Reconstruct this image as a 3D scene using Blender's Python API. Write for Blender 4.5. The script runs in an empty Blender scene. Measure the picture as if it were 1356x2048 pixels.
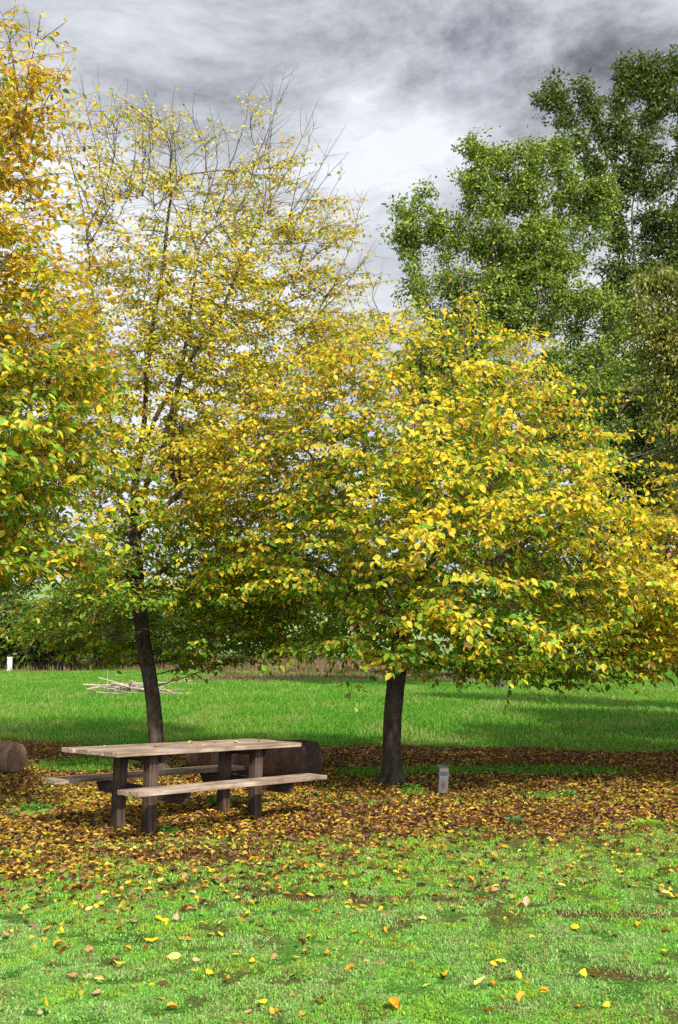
import bpy, bmesh, math, random
import numpy as np
from mathutils import Vector, Matrix

rng = np.random.default_rng(11)
random.seed(11)
S = bpy.context.scene
COL = S.collection
PI = math.pi

# ------------------------------------------------------------------ camera
PITCH, CAMH, F = 0.14, 1.68, 2000.0
cam_d = bpy.data.cameras.new('camera')
cam = bpy.data.objects.new('camera', cam_d)
COL.objects.link(cam)
cam.location = (0, 0, CAMH)
cam.rotation_euler = (PI / 2 + PITCH, 0, 0)
cam_d.sensor_fit = 'VERTICAL'
cam_d.sensor_height = 24.0
cam_d.lens = 24.0 * F / 2048.0
cam_d.clip_start = 0.05
cam_d.clip_end = 3000
S.camera = cam

# ------------------------------------------------------------------ light
SKX, SKZ = 9.9, 8.1
SUN_EL = math.radians(41)
SUN_TO = Vector((0.42, -0.91, 0)).normalized()          # horizontal direction towards the sun
sd = Vector((SUN_TO.x * math.cos(SUN_EL), SUN_TO.y * math.cos(SUN_EL), math.sin(SUN_EL)))
sun_d = bpy.data.lights.new('sun', 'SUN')
sun_d.energy = 4.6
sun_d.angle = math.radians(1.5)
sun_d.color = (1.0, 0.93, 0.80)
sun = bpy.data.objects.new('sun', sun_d)
COL.objects.link(sun)
sun.location = (20, -15, 30)
sun.rotation_euler = (-sd).to_track_quat('-Z', 'Y').to_euler()

W = bpy.data.worlds.new('World')
S.world = W
W.use_nodes = True
wn, wl = W.node_tree.nodes, W.node_tree.links
wn.clear()


def N(nodes, kind, **kw):
    n = nodes.new(kind)
    for k, v in kw.items():
        if k in n.inputs:
            n.inputs[k].default_value = v
        else:
            setattr(n, k, v)
    return n


def ramp(nodes, stops):
    r = nodes.new('ShaderNodeValToRGB')
    e = r.color_ramp.elements
    while len(e) < len(stops):
        e.new(0.5)
    for i, (p, c) in enumerate(stops):
        e[i].position = p
        e[i].color = (*c, 1) if len(c) == 3 else c
    return r


out = wn.new('ShaderNodeOutputWorld')
sky = wn.new('ShaderNodeTexSky')
sky.sky_type = 'NISHITA'
sky.sun_disc = False
sky.sun_elevation = SUN_EL
sky.sun_rotation = math.atan2(SUN_TO.x, SUN_TO.y)
tc = wn.new('ShaderNodeTexCoord')
# cloud deck: layered noise over the sky directions
sep = wn.new('ShaderNodeSeparateXYZ')
wl.new(tc.outputs['Generated'], sep.inputs[0])
mp = wn.new('ShaderNodeMapping')
mp.inputs['Rotation'].default_value = (0, math.radians(24), 0)
mp.inputs['Scale'].default_value = (1.9, 1.5, 4.2)
mp.inputs['Location'].default_value = (SKX, 1.7, SKZ)
wl.new(tc.outputs['Generated'], mp.inputs[0])
n1 = N(wn, 'ShaderNodeTexNoise', Scale=1.5, Detail=13.0, Roughness=0.66, Distortion=0.30)
wl.new(mp.outputs[0], n1.inputs['Vector'])
n2 = N(wn, 'ShaderNodeTexNoise', Scale=2.2, Detail=3.0, Roughness=0.5, Distortion=0.2)
wl.new(tc.outputs['Generated'], n2.inputs['Vector'])
add = N(wn, 'ShaderNodeMath', operation='MULTIPLY_ADD'); add.inputs[1].default_value = 0.35
wl.new(n2.outputs['Fac'], add.inputs[0]); wl.new(n1.outputs['Fac'], add.inputs[2])
# thicker (darker) cloud overhead, thinner and brighter towards the horizon
hz = N(wn, 'ShaderNodeMapRange'); hz.inputs['From Min'].default_value = 0.20; hz.inputs['From Max'].default_value = 0.62
hz.inputs['To Min'].default_value = 0.19; hz.inputs['To Max'].default_value = -0.03
wl.new(sep.outputs['Z'], hz.inputs['Value'])
ad2 = N(wn, 'ShaderNodeMath', operation='ADD')
wl.new(add.outputs[0], ad2.inputs[0]); wl.new(hz.outputs[0], ad2.inputs[1])
cr = ramp(wn, [(0.54, (0.115, 0.115, 0.135)), (0.62, (0.225, 0.235, 0.265)), (0.71, (0.39, 0.41, 0.45)), (0.84, (0.62, 0.64, 0.68))])
wl.new(ad2.outputs[0], cr.inputs[0])
cover = N(wn, 'ShaderNodeMapRange'); cover.inputs['From Min'].default_value = 0.36; cover.inputs['From Max'].default_value = 0.5
cover.inputs['To Min'].default_value = 0.80; cover.inputs['To Max'].default_value = 1.0
wl.new(n2.outputs['Fac'], cover.inputs['Value'])
skm = N(wn, 'ShaderNodeVectorMath', operation='SCALE'); skm.inputs['Scale'].default_value = 0.10
wl.new(sky.outputs[0], skm.inputs[0])
mx = wn.new('ShaderNodeMixRGB')
wl.new(cover.outputs[0], mx.inputs[0]); wl.new(skm.outputs[0], mx.inputs[1]); wl.new(cr.outputs[0], mx.inputs[2])
# cloud brightens towards the sun; gain added as frontal fill light
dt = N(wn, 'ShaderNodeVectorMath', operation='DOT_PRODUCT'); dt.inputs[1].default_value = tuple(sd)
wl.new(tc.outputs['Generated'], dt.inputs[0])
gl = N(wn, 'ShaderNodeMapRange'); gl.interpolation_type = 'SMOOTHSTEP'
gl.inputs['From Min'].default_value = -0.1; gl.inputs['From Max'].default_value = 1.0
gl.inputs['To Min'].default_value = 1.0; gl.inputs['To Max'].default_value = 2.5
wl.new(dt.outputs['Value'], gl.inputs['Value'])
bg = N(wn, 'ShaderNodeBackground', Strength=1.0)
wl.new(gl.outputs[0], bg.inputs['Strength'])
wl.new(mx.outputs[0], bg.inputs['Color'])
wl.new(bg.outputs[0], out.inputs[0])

S.view_settings.view_transform = 'Standard'
S.view_settings.look = 'None'
S.view_settings.gamma = 1.0
S.view_settings.exposure = 0.62
S.render.engine = 'CYCLES'
S.cycles.use_denoising = False
S.cycles.max_bounces = 9
S.cycles.diffuse_bounces = 6
S.cycles.transmission_bounces = 6
S.cycles.sample_clamp_indirect = 8


# ------------------------------------------------------------------ helpers
def ray(px, py):
    x = (px - 678) / F; u = (1024 - py) / F
    c, s = math.cos(PITCH), math.sin(PITCH)
    return np.array([x, c - u * s, s + u * c])


def ground_at(px, py):
    d = ray(px, py)
    t = -CAMH / d[2]
    return d * t + np.array([0, 0, CAMH])


def at(px, py, Y):
    d = ray(px, py)
    return d * (Y / d[1]) + np.array([0, 0, CAMH])


def norm(v):
    return v / np.maximum(np.linalg.norm(v, axis=-1, keepdims=True), 1e-9)


def vnoise(x, y, seed=0, octaves=3):
    """value noise, 0..1"""
    x = np.asarray(x, float); y = np.asarray(y, float)
    tot = np.zeros(np.broadcast(x, y).shape); amp = 1; s = 0
    for o in range(octaves):
        xi = np.floor(x).astype(np.int64); yi = np.floor(y).astype(np.int64)
        fx = x - xi; fy = y - yi
        fx = fx * fx * (3 - 2 * fx); fy = fy * fy * (3 - 2 * fy)

        def h(a, b):
            n = (a * 374761393 + b * 668265263 + (seed + o * 17) * 974634777) & 0xffffffff
            n = ((n ^ (n >> 13)) * 1274126177) & 0xffffffff
            return ((n ^ (n >> 16)) & 0xffff) / 65535.0
        v = (h(xi, yi) * (1 - fx) + h(xi + 1, yi) * fx) * (1 - fy) + (h(xi, yi + 1) * (1 - fx) + h(xi + 1, yi + 1) * fx) * fy
        tot += v * amp; s += amp; amp *= 0.5
        x = x * 2.03 + 5.1; y = y * 2.03 + 1.7
    return tot / s


def sm(x, a, b):
    t = np.clip((x - a) / (b - a), 0, 1)
    return t * t * (3 - 2 * t)


def mesh_np(name, verts, faces, mat, parent=None, col=None, smooth=False, link=True):
    """faces: (n,k) int array, or list of such arrays"""
    me = bpy.data.meshes.new(name)
    verts = np.asarray(verts, np.float32)
    fl = faces if isinstance(faces, list) else [faces]
    loops = np.concatenate([f.ravel() for f in fl]).astype(np.int32)
    sizes = np.concatenate([np.full(len(f), f.shape[1]) for f in fl]).astype(np.int32)
    me.vertices.add(len(verts)); me.vertices.foreach_set('co', verts.ravel())
    me.loops.add(len(loops)); me.loops.foreach_set('vertex_index', loops)
    me.polygons.add(len(sizes))
    me.polygons.foreach_set('loop_start', np.concatenate([[0], np.cumsum(sizes)[:-1]]).astype(np.int32))
    me.polygons.foreach_set('use_smooth', np.full(len(sizes), smooth))
    if col is not None:
        a = me.color_attributes.new('col', 'FLOAT_COLOR', 'POINT')
        c4 = np.ones((len(verts), 4), np.float32); c4[:, :col.shape[1]] = col
        a.data.foreach_set('color', c4.ravel())
    me.update(calc_edges=True)
    me.materials.append(mat)
    if not link:
        return me
    o = bpy.data.objects.new(name, me)
    COL.objects.link(o)
    if parent: o.parent = parent
    return o


def tag(o, label, cat, group=None, kind=None):
    if label: o['label'] = label
    if cat: o['category'] = cat
    if group: o['group'] = group
    if kind: o['kind'] = kind
    return o


def empty(name, loc, label, cat, group=None, rot=(0, 0, 0)):
    o = bpy.data.objects.new(name, None)
    o.empty_display_size = 0.3
    COL.objects.link(o)
    o.location = loc; o.rotation_euler = rot
    return tag(o, label, cat, group)


class Tubes:
    """collects tapered tubes into one mesh"""
    def __init__(self):
        self.v = []; self.f = []; self.n = 0

    def add(self, pts, rad, k=6, rough=0.0, caps=True):
        pts = np.asarray(pts, float); rad = np.asarray(rad, float)
        n = len(pts)
        if n < 2: return
        t = norm(np.gradient(pts, axis=0))
        ref = np.array([1.0, 0, 0]) if abs(t[0][0]) < .8 else np.array([0, 1.0, 0])
        u = norm(np.cross(t, ref)); w = np.cross(t, u)
        a = np.arange(k) / k * 2 * PI
        rr = rad[:, None] * (1 + (rough * (rng.random((n, k)) - .5) if rough else 0))
        ring = pts[:, None, :] + rr[..., None] * (np.cos(a)[None, :, None] * u[:, None, :] + np.sin(a)[None, :, None] * w[:, None, :])
        self.v.append(ring.reshape(-1, 3))
        i = np.arange(n - 1)[:, None] * k; j = np.arange(k)[None, :]; j2 = (j + 1) % k
        q = np.stack([i + j, i + j2, i + k + j2, i + k + j], -1).reshape(-1, 4) + self.n
        self.f.append(q)
        self.n += n * k
        if caps:
            for ends, c in ((0, pts[0]), ((n - 1) * k, pts[-1])):
                self.v.append(c[None, :])
                base = self.n - n * k + ends if ends == 0 else cap_base
                if ends == 0: cap_base = self.n - n * k + (n - 1) * k
                tri = np.stack([base + np.arange(k), base + (np.arange(k) + 1) % k, np.full(k, self.n)], -1)
                self.f.append(tri); self.n += 1

    def build(self, name, mat, parent=None, smooth=True):
        fs = [f for f in self.f if f.shape[1] == 4]; ft = [f for f in self.f if f.shape[1] == 3]
        fl = []
        if fs: fl.append(np.concatenate(fs))
        if ft: fl.append(np.concatenate(ft))
        return mesh_np(name, np.concatenate(self.v), fl, mat, parent, smooth=smooth)


# ------------------------------------------------------------------ materials
def new_mat(name):
    m = bpy.data.materials.new(name); m.use_nodes = True
    nt = m.node_tree
    for n in list(nt.nodes): nt.nodes.remove(n)
    o = nt.nodes.new('ShaderNodeOutputMaterial')
    return m, nt.nodes, nt.links, o


def leaf_mat(name, trans=0.4, rough=0.5, spec=0.25, tint=(1.0, 1.0, 0.6)):
    m, n, l, o = new_mat(name)
    a = N(n, 'ShaderNodeAttribute', attribute_name='col')
    nz = N(n, 'ShaderNodeTexNoise', Scale=28.0, Detail=2.0)
    tcn = n.new('ShaderNodeTexCoord'); l.new(tcn.outputs['Object'], nz.inputs['Vector'])
    mr = N(n, 'ShaderNodeMapRange'); mr.inputs['From Min'].default_value = .3; mr.inputs['From Max'].default_value = .7
    mr.inputs['To Min'].default_value = .8; mr.inputs['To Max'].default_value = 1.18
    l.new(nz.outputs['Fac'], mr.inputs['Value'])
    sc = N(n, 'ShaderNodeVectorMath', operation='SCALE'); l.new(a.outputs['Color'], sc.inputs[0]); l.new(mr.outputs[0], sc.inputs['Scale'])
    p = n.new('ShaderNodeBsdfPrincipled')
    p.inputs['Roughness'].default_value = rough; p.inputs['Specular IOR Level'].default_value = spec
    l.new(sc.outputs[0], p.inputs['Base Color'])
    t = n.new('ShaderNodeBsdfTranslucent')
    mu = N(n, 'ShaderNodeVectorMath', operation='MULTIPLY'); mu.inputs[1].default_value = tint
    l.new(sc.outputs[0], mu.inputs[0]); l.new(mu.outputs[0], t.inputs['Color'])
    mxs = n.new('ShaderNodeMixShader'); mxs.inputs[0].default_value = trans
    l.new(p.outputs[0], mxs.inputs[1]); l.new(t.outputs[0], mxs.inputs[2])
    l.new(mxs.outputs[0], o.inputs[0])
    return m


def bark_mat(name, dark, light, moss=(0.06, 0.07, 0.025), scale=9.0, mossy=0.35):
    m, n, l, o = new_mat(name)
    tcn = n.new('ShaderNodeTexCoord')
    mpn = n.new('ShaderNodeMapping'); mpn.inputs['Scale'].default_value = (scale, scale, scale * 0.35)
    l.new(tcn.outputs['Object'], mpn.inputs[0])
    nz = N(n, 'ShaderNodeTexNoise', Scale=1.6, Detail=8.0, Roughness=.65, Distortion=.4)
    l.new(mpn.outputs[0], nz.inputs['Vector'])
    r = ramp(n, [(.32, dark), (.5, tuple((a + b) / 2 for a, b in zip(dark, light))), (.68, light)])
    l.new(nz.outputs['Fac'], r.inputs[0])
    n2 = N(n, 'ShaderNodeTexNoise', Scale=2.3, Detail=5.0, Roughness=.6)
    l.new(tcn.outputs['Object'], n2.inputs['Vector'])
    r2 = ramp(n, [(.50, (0, 0, 0)), (.66, (mossy, mossy, mossy))])
    l.new(n2.outputs['Fac'], r2.inputs[0])
    mxx = n.new('ShaderNodeMixRGB'); mxx.inputs[2].default_value = (*moss, 1)
    l.new(r2.outputs[0], mxx.inputs[0]); l.new(r.outputs[0], mxx.inputs[1])
    p = n.new('ShaderNodeBsdfPrincipled'); p.inputs['Roughness'].default_value = .9; p.inputs['Specular IOR Level'].default_value = .15
    l.new(mxx.outputs[0], p.inputs['Base Color'])
    b = N(n, 'ShaderNodeBump', Strength=.8, Distance=.03); l.new(nz.outputs['Fac'], b.inputs['Height'])
    l.new(b.outputs[0], p.inputs['Normal'])
    l.new(p.outputs[0], o.inputs[0])
    return m


def wood_mat(name, c0, c1, c2, rough=.75, grain=1.0):
    """weathered timber; grain runs along the object's X axis"""
    m, n, l, o = new_mat(name)
    tcn = n.new('ShaderNodeTexCoord')
    mpn = n.new('ShaderNodeMapping'); mpn.inputs['Scale'].default_value = (2.2, 46 * grain, 46 * grain)
    l.new(tcn.outputs['Object'], mpn.inputs[0])
    nz = N(n, 'ShaderNodeTexNoise', Scale=1.0, Detail=6.0, Roughness=.6, Distortion=.25)
    l.new(mpn.outputs[0], nz.inputs['Vector'])
    n2 = N(n, 'ShaderNodeTexNoise', Scale=3.2, Detail=4.0, Roughness=.6)
    l.new(tcn.outputs['Object'], n2.inputs['Vector'])
    ma = N(n, 'ShaderNodeMath', operation='MULTIPLY_ADD'); ma.inputs[1].default_value = .55
    l.new(n2.outputs['Fac'], ma.inputs[0])
    mb = N(n, 'ShaderNodeMath', operation='MULTIPLY'); mb.inputs[1].default_value = .6
    l.new(nz.outputs['Fac'], mb.inputs[0]); l.new(mb.outputs[0], ma.inputs[2])
    r = ramp(n, [(.40, c0), (.56, c1), (.74, c2)])
    l.new(ma.outputs[0], r.inputs[0])
    p = n.new('ShaderNodeBsdfPrincipled'); p.inputs['Roughness'].default_value = rough; p.inputs['Specular IOR Level'].default_value = .25
    l.new(r.outputs[0], p.inputs['Base Color'])
    b = N(n, 'ShaderNodeBump', Strength=.5, Distance=.006); l.new(nz.outputs['Fac'], b.inputs['Height'])
    l.new(b.outputs[0], p.inputs['Normal'])
    l.new(p.outputs[0], o.inputs[0])
    return m


def plain_mat(name, c0, c1, scale=20, rough=.8, bump=.3, metal=0):
    m, n, l, o = new_mat(name)
    tcn = n.new('ShaderNodeTexCoord')
    nz = N(n, 'ShaderNodeTexNoise', Scale=scale, Detail=6.0, Roughness=.6)
    l.new(tcn.outputs['Object'], nz.inputs['Vector'])
    r = ramp(n, [(.3, c0), (.7, c1)])
    l.new(nz.outputs['Fac'], r.inputs[0])
    p = n.new('ShaderNodeBsdfPrincipled'); p.inputs['Roughness'].default_value = rough; p.inputs['Metallic'].default_value = metal
    l.new(r.outputs[0], p.inputs['Base Color'])
    b = N(n, 'ShaderNodeBump', Strength=bump, Distance=.01); l.new(nz.outputs['Fac'], b.inputs['Height'])
    l.new(b.outputs[0], p.inputs['Normal'])
    l.new(p.outputs[0], o.inputs[0])
    return m


M_LEAF = leaf_mat('autumn_leaf', .50, .45, .3, (1.0, 1.02, .5))
M_GREEN = leaf_mat('evergreen_leaf', .28, .4, .35, (1.0, 1.1, .5))
M_DEAD = leaf_mat('fallen_leaf', .12, .6, .25)
M_GRASS = leaf_mat('grass_blade', .35, .55, .2, (1.0, 1.05, .5))
M_BARK = bark_mat('bark', (.014, .010, .008), (.085, .065, .048), moss=(.10, .10, .07), scale=7, mossy=.45)
M_TWIG = bark_mat('twig_bark', (.04, .03, .024), (.17, .135, .105), mossy=.1)
M_PALEBARK = bark_mat('pale_bark', (.05, .045, .035), (.20, .18, .14))
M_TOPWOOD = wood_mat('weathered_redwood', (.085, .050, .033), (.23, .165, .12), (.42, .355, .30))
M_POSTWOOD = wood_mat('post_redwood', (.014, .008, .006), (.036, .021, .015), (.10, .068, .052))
M_LOG = bark_mat('log_wood', (.03, .016, .010), (.11, .062, .040), moss=(.13, .10, .08), scale=5, mossy=.3)
M_LOGEND = plain_mat('log_end_grain', (.02, .012, .008), (.07, .035, .022), 14)
M_STICK = plain_mat('dead_stick', (.22, .17, .13), (.46, .38, .32), 9)


# ------------------------------------------------------------------ terrain
def litter_amount(X, Y):
    """share of the ground covered with fallen leaves"""
    X = np.asarray(X, float); Y = np.asarray(Y, float)
    n = vnoise(X * .9 + 3, Y * .9, 3, 3) - .5
    n2 = vnoise(X * .35 + 9, Y * .3 + 4, 8, 2) - .5
    near = 8.15 + .42 * np.maximum(X, 0) + np.where(X < -1.6, (X + 1.6) * .8, 0)
    near = np.maximum(near, 6.6)
    far = 18.6 + 2.0 * n2 - .15 * X
    v = sm(Y + n * 3.2 + (vnoise(X * 5, Y * 5, 12, 2) - .5) * 1.8, near - 1.3, near + 2.6) * (1 - sm(Y + n * 2.2, far - .8, far + .6))
    # thin sprinkling drifting onto the lawn
    v = np.maximum(v, (.20 + .22 * sm(-X, -.8, 1.5)) * sm(Y + n, 5.6, 8.0) * (Y < 12))
    # grassy patches inside the litter
    for (gx, gy, rx, ry) in ((-3.9, 15.6, .8, 1.1), (2.2, 14.8, 2.0, .55), (.55, 14.6, .6, .6), (-3.3, 11.0, .35, .5), (0.9, 12.5, .22, .3), (2.4, 12.2, .22, .25)):
        d = ((X - gx) / rx) ** 2 + ((Y - gy) / ry) ** 2 + n * 1.4
        v = v * (1 - .85 * (1 - sm(d, .5, 1.3)))
    return np.clip(v, 0, 1)


def dirt_amount(X, Y):
    X = np.asarray(X, float); Y = np.asarray(Y, float)
    n = vnoise(X * 1.3 + 1, Y * 2.6 + 7, 21, 4)
    n2 = vnoise(X * 6, Y * 7, 25, 2)
    d = sm(n + .3 * (n2 - .5), .60, .74) * .6
    for (gx, gy, rx, ry, a) in ((-1.3, 8.75, 1.3, .42, 1.0), (.15, 7.15, 1.3, .14, .9), (1.65, 6.75, .8, .13, .9), (3.0, 8.1, .5, .2, .9), (1.3, 5.55, .6, .12, .8), (-.4, 7.75, .7, .14, .8), (2.7, 5.9, .9, .1, .8)):
        q = ((X - gx) / rx) ** 2 + ((Y - gy) / ry) ** 2 + (n - .5) * 1.6
        d = np.maximum(d, a * (1 - sm(q, .4, 1.3)))
    return d


def hgt(X, Y):
    X = np.asarray(X, float); Y = np.asarray(Y, float)
    z = .035 * (vnoise(X * .7, Y * .7, 31, 3) - .5) + .012 * (vnoise(X * 4, Y * 4, 37, 2) - .5)
    z = z + .25 * (vnoise(X * .08, Y * .08, 41, 2) - .5) * sm(Y, 24, 60)
    bank = 1.1 * sm(Y, 92, 110) * sm(-X, -12, 6)
    hill = 25 * sm(Y, 112, 330) * (.75 + .5 * (vnoise(X * .006 + 2, Y * .006, 51, 2) - .2)) 
    return z + bank + hill


ys = np.concatenate([np.linspace(-40, 3, 20), np.arange(3.1, 22, .1), np.arange(22, 60, .5), np.arange(60, 130, 1.5), np.arange(130, 420, 8), np.linspace(430, 900, 10)])
us = np.linspace(-1, 1, 301)
Wd = np.where(ys < 3, 60 - (ys + 40) / 43 * 46, 14 + np.maximum(ys - 14, 0) * 1.45)
GX = us[None, :] * Wd[:, None]; GY = np.repeat(ys[:, None], len(us), 1)
GZ = hgt(GX, GY)
lit = litter_amount(GX, GY); dr = dirt_amount(GX, GY)
dry = sm(GY + 14 * (vnoise(GX * .12, GY * .1, 61, 2) - .5), 88, 96) * (1 - sm(GY, 112, 126)) * sm(-GX, -9, -4)
strip = sm(GY + 6 * (vnoise(GX * .3, GY * .2, 66, 2) - .5), 58, 63) * (1 - sm(GY, 80, 92)) * sm(GX, -13, -8) * sm(-GX, -16, -9)
dry = np.maximum(dry, strip)
zone = np.stack([lit, np.where(GY < 16, dr, 0), dry], -1).reshape(-1, 3)
nr, nc = GX.shape
idx = np.arange(nr * nc).reshape(nr, nc)
q = np.stack([idx[:-1, :-1], idx[:-1, 1:], idx[1:, 1:], idx[1:, :-1]], -1).reshape(-1, 4)

m, n, l, o = new_mat('ground_soil_and_turf')
tcn = n.new('ShaderNodeTexCoord')
za = N(n, 'ShaderNodeAttribute', attribute_name='col')
sp = n.new('ShaderNodeSeparateColor'); l.new(za.outputs['Color'], sp.inputs[0])
g1 = N(n, 'ShaderNodeTexNoise', Scale=1.1, Detail=7.0, Roughness=.6); l.new(tcn.outputs['Object'], g1.inputs['Vector'])
g2 = N(n, 'ShaderNodeTexNoise', Scale=30.0, Detail=4.0, Roughness=.7); l.new(tcn.outputs['Object'], g2.inputs['Vector'])
g3 = N(n, 'ShaderNodeTexNoise', Scale=.09, Detail=5.0, Roughness=.6); l.new(tcn.outputs['Object'], g3.inputs['Vector'])
rg = ramp(n, [(.3, (.035, .10, .016)), (.5, (.055, .16, .022)), (.7, (.10, .21, .04))]); l.new(g1.outputs['Fac'], rg.inputs[0])
rf = ramp(n, [(.32, (.45, .45, .45)), (.68, (1.75, 1.65, 1.6))]); l.new(g2.outputs['Fac'], rf.inputs[0])
mf = n.new('ShaderNodeMixRGB'); mf.blend_type = 'MULTIPLY'; mf.inputs[0].default_value = 1
l.new(rg.outputs[0], mf.inputs[1]); l.new(rf.outputs[0], mf.inputs[2])
rg3 = ramp(n, [(.35, (.62, .72, .6)), (.65, (1.25, 1.12, 1.0))]); l.new(g3.outputs['Fac'], rg3.inputs[0])
mg = n.new('ShaderNodeMixRGB'); mg.blend_type = 'MULTIPLY'; mg.inputs[0].default_value = 1
l.new(mf.outputs[0], mg.inputs[1]); l.new(rg3.outputs[0], mg.inputs[2])
rs = ramp(n, [(.3, (.035, .016, .008)), (.55, (.10, .045, .022)), (.75, (.17, .09, .045))]); l.new(g2.outputs['Fac'], rs.inputs[0])
rd = ramp(n, [(.3, (.08, .055, .03)), (.7, (.19, .13, .07))]); l.new(g1.outputs['Fac'], rd.inputs[0])
mx1 = n.new('ShaderNodeMixRGB'); l.new(sp.outputs[1], mx1.inputs[0]); l.new(mg.outputs[0], mx1.inputs[1]); l.new(rs.outputs[0], mx1.inputs[2])
mx2 = n.new('ShaderNodeMixRGB'); l.new(sp.outputs[0], mx2.inputs[0]); l.new(mx1.outputs[0], mx2.inputs[1]); l.new(rs.outputs[0], mx2.inputs[2])
mx3 = n.new('ShaderNodeMixRGB'); l.new(sp.outputs[2], mx3.inputs[0]); l.new(mx2.outputs[0], mx3.inputs[1]); l.new(rd.outputs[0], mx3.inputs[2])
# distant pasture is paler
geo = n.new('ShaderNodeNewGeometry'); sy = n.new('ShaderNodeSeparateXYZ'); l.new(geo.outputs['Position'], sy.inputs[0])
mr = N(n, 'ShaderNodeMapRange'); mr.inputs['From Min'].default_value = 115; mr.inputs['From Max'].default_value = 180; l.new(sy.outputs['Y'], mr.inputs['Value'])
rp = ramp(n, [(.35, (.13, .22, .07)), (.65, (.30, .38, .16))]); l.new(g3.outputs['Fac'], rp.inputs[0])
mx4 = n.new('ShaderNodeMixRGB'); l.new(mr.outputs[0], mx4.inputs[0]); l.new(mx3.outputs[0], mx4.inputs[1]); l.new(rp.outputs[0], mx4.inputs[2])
p = n.new('ShaderNodeBsdfPrincipled'); p.inputs['Roughness'].default_value = .95; p.inputs['Specular IOR Level'].default_value = .1
l.new(mx4.outputs[0], p.inputs['Base Color'])
bp = N(n, 'ShaderNodeBump', Strength=.9, Distance=.03); l.new(g2.outputs['Fac'], bp.inputs['Height']); l.new(bp.outputs[0], p.inputs['Normal'])
l.new(p.outputs[0], o.inputs[0])
ground = mesh_np('ground', np.stack([GX, GY, GZ], -1).reshape(-1, 3), q, m, col=zone, smooth=True)
ground['kind'] = 'structure'


# ------------------------------------------------------------------ grass
def pick(cols, probs, n):
    cols = np.array(cols, float)
    i = rng.choice(len(cols), n, p=np.array(probs) / np.sum(probs))
    return cols[i] * (0.82 + .36 * rng.random((n, 1)))


def blades(name, X, Y, h, w, col, lean=.5, label=None, z=None):
    n = len(X)
    z = hgt(X, Y) - .004 if z is None else z
    a = rng.random(n) * 2 * PI; b = rng.random(n) * 2 * PI
    side = np.stack([np.cos(a), np.sin(a), np.zeros(n)], -1) * (w / 2)[:, None]
    ld = np.stack([np.cos(b), np.sin(b), np.zeros(n)], -1) * (h * lean * rng.random(n))[:, None]
    base = np.stack([X, Y, z], -1)
    up = np.array([0, 0, 1.0])
    v = np.stack([base - side, base + side, base + ld * .35 + up * (h * .6)[:, None] + side * .75, base + ld * .35 + up * (h * .6)[:, None] - side * .75,
                  base + ld + up * h[:, None] * (1 - .3 * lean)], 1).reshape(-1, 3)
    i = np.arange(n)[:, None] * 5
    fq = i + np.array([[0, 1, 2, 3]]); ft = i + np.array([[3, 2, 4]])
    ob = mesh_np(name, v, [fq, ft], M_GRASS, col=np.repeat(col, 5, 0))
    tag(ob, label, 'grass', kind='stuff')
    return ob


def scatter(nn, y0, y1, half, power=1.0):
    Y = y0 + (y1 - y0) * rng.random(nn) ** power
    X = (rng.random(nn) * 2 - 1) * (half(Y))
    return X, Y


X, Y = scatter(900000, 4.3, 12.5, lambda y: .37 * y + .6, 1.35)
L = litter_amount(X, Y); Dd = dirt_amount(X, Y)
keep = rng.random(len(X)) > np.clip(1.2 * np.maximum(L, Dd * .75), 0, .985)
tuft = vnoise(X * 7, Y * 7, 71, 2)
keep &= rng.random(len(X)) < .12 + 1.5 * sm(tuft, .25, .7)
X, Y, tuft = X[keep], Y[keep], tuft[keep]
u_ = rng.random(len(X))
k1 = vnoise(X * 1.1, Y * 1.5, 73, 3) + .35 * (u_ - .5); k2 = vnoise(X * 4.5 + 5, Y * 5, 79, 3) + .30 * (rng.random(len(X)) - .5)
c = np.where(k1[:, None] > .52, np.array([[.20, .49, .055]]), np.array([[.24, .49, .10]]))
c = np.where((k2 > .62)[:, None], np.array([[.30, .48, .15]]), c)
c = np.where((k2 < .30)[:, None], np.array([[.32, .50, .05]]), c)
c = np.where((rng.random(len(X)) < .08 + .16 * (vnoise(X * 2.2, Y * 3, 75, 3) > .57))[:, None], np.array([[.30, .23, .10]]), c)
c = c * (1 + np.array([[.22, .02, -.15]]) * sm(Y, 7.0, 9.0)[:, None])
c = c * (.72 + .5 * rng.random((len(X), 1)))
h = (.010 + .026 * rng.random(len(X))) * (.25 + 1.9 * tuft ** 1.3)
w = .003 + .0065 * rng.random(len(X)) + .006 * (rng.random(len(X)) < .12)
blades('lawn_grass', X, Y, h, w, c, 1.3, 'short bright green lawn grass with clover in the foreground')

X, Y = scatter(330000, 11.5, 100, lambda y: .37 * y + 1.5, 2.2)
L = litter_amount(X, Y)
dryz = sm(Y + 14 * (vnoise(X * .12, Y * .1, 61, 2) - .5), 88, 96) * sm(-X, -9, -4)
stripz = sm(Y + 6 * (vnoise(X * .3, Y * .2, 66, 2) - .5), 58, 63) * (1 - sm(Y, 80, 92)) * sm(X, -13, -8) * sm(-X, -16, -9)
keep = rng.random(len(X)) > np.clip(L * 1.25, 0, .96)
keep &= rng.random(len(X)) > .95 * np.maximum(dryz, stripz)
X, Y = X[keep], Y[keep]
k1 = vnoise(X * .5, Y * .25, 83, 3); k2 = vnoise(X * .9, Y * .35, 87, 3)
c = np.where(k1[:, None] > .5, np.array([[.105, .27, .025]]), np.array([[.145, .29, .035]]))
c = np.where((k2 > .62)[:, None], np.array([[.19, .30, .06]]), c)
c = c * (.7 + .6 * rng.random((len(X), 1)))
far = sm(Y, 17, 24)
h = (.03 + .05 * rng.random(len(X))) * (1 + 2.2 * far * (.4 + k1))
w = (.005 + .006 * rng.random(len(X))) * (1 + Y / 14)
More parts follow.
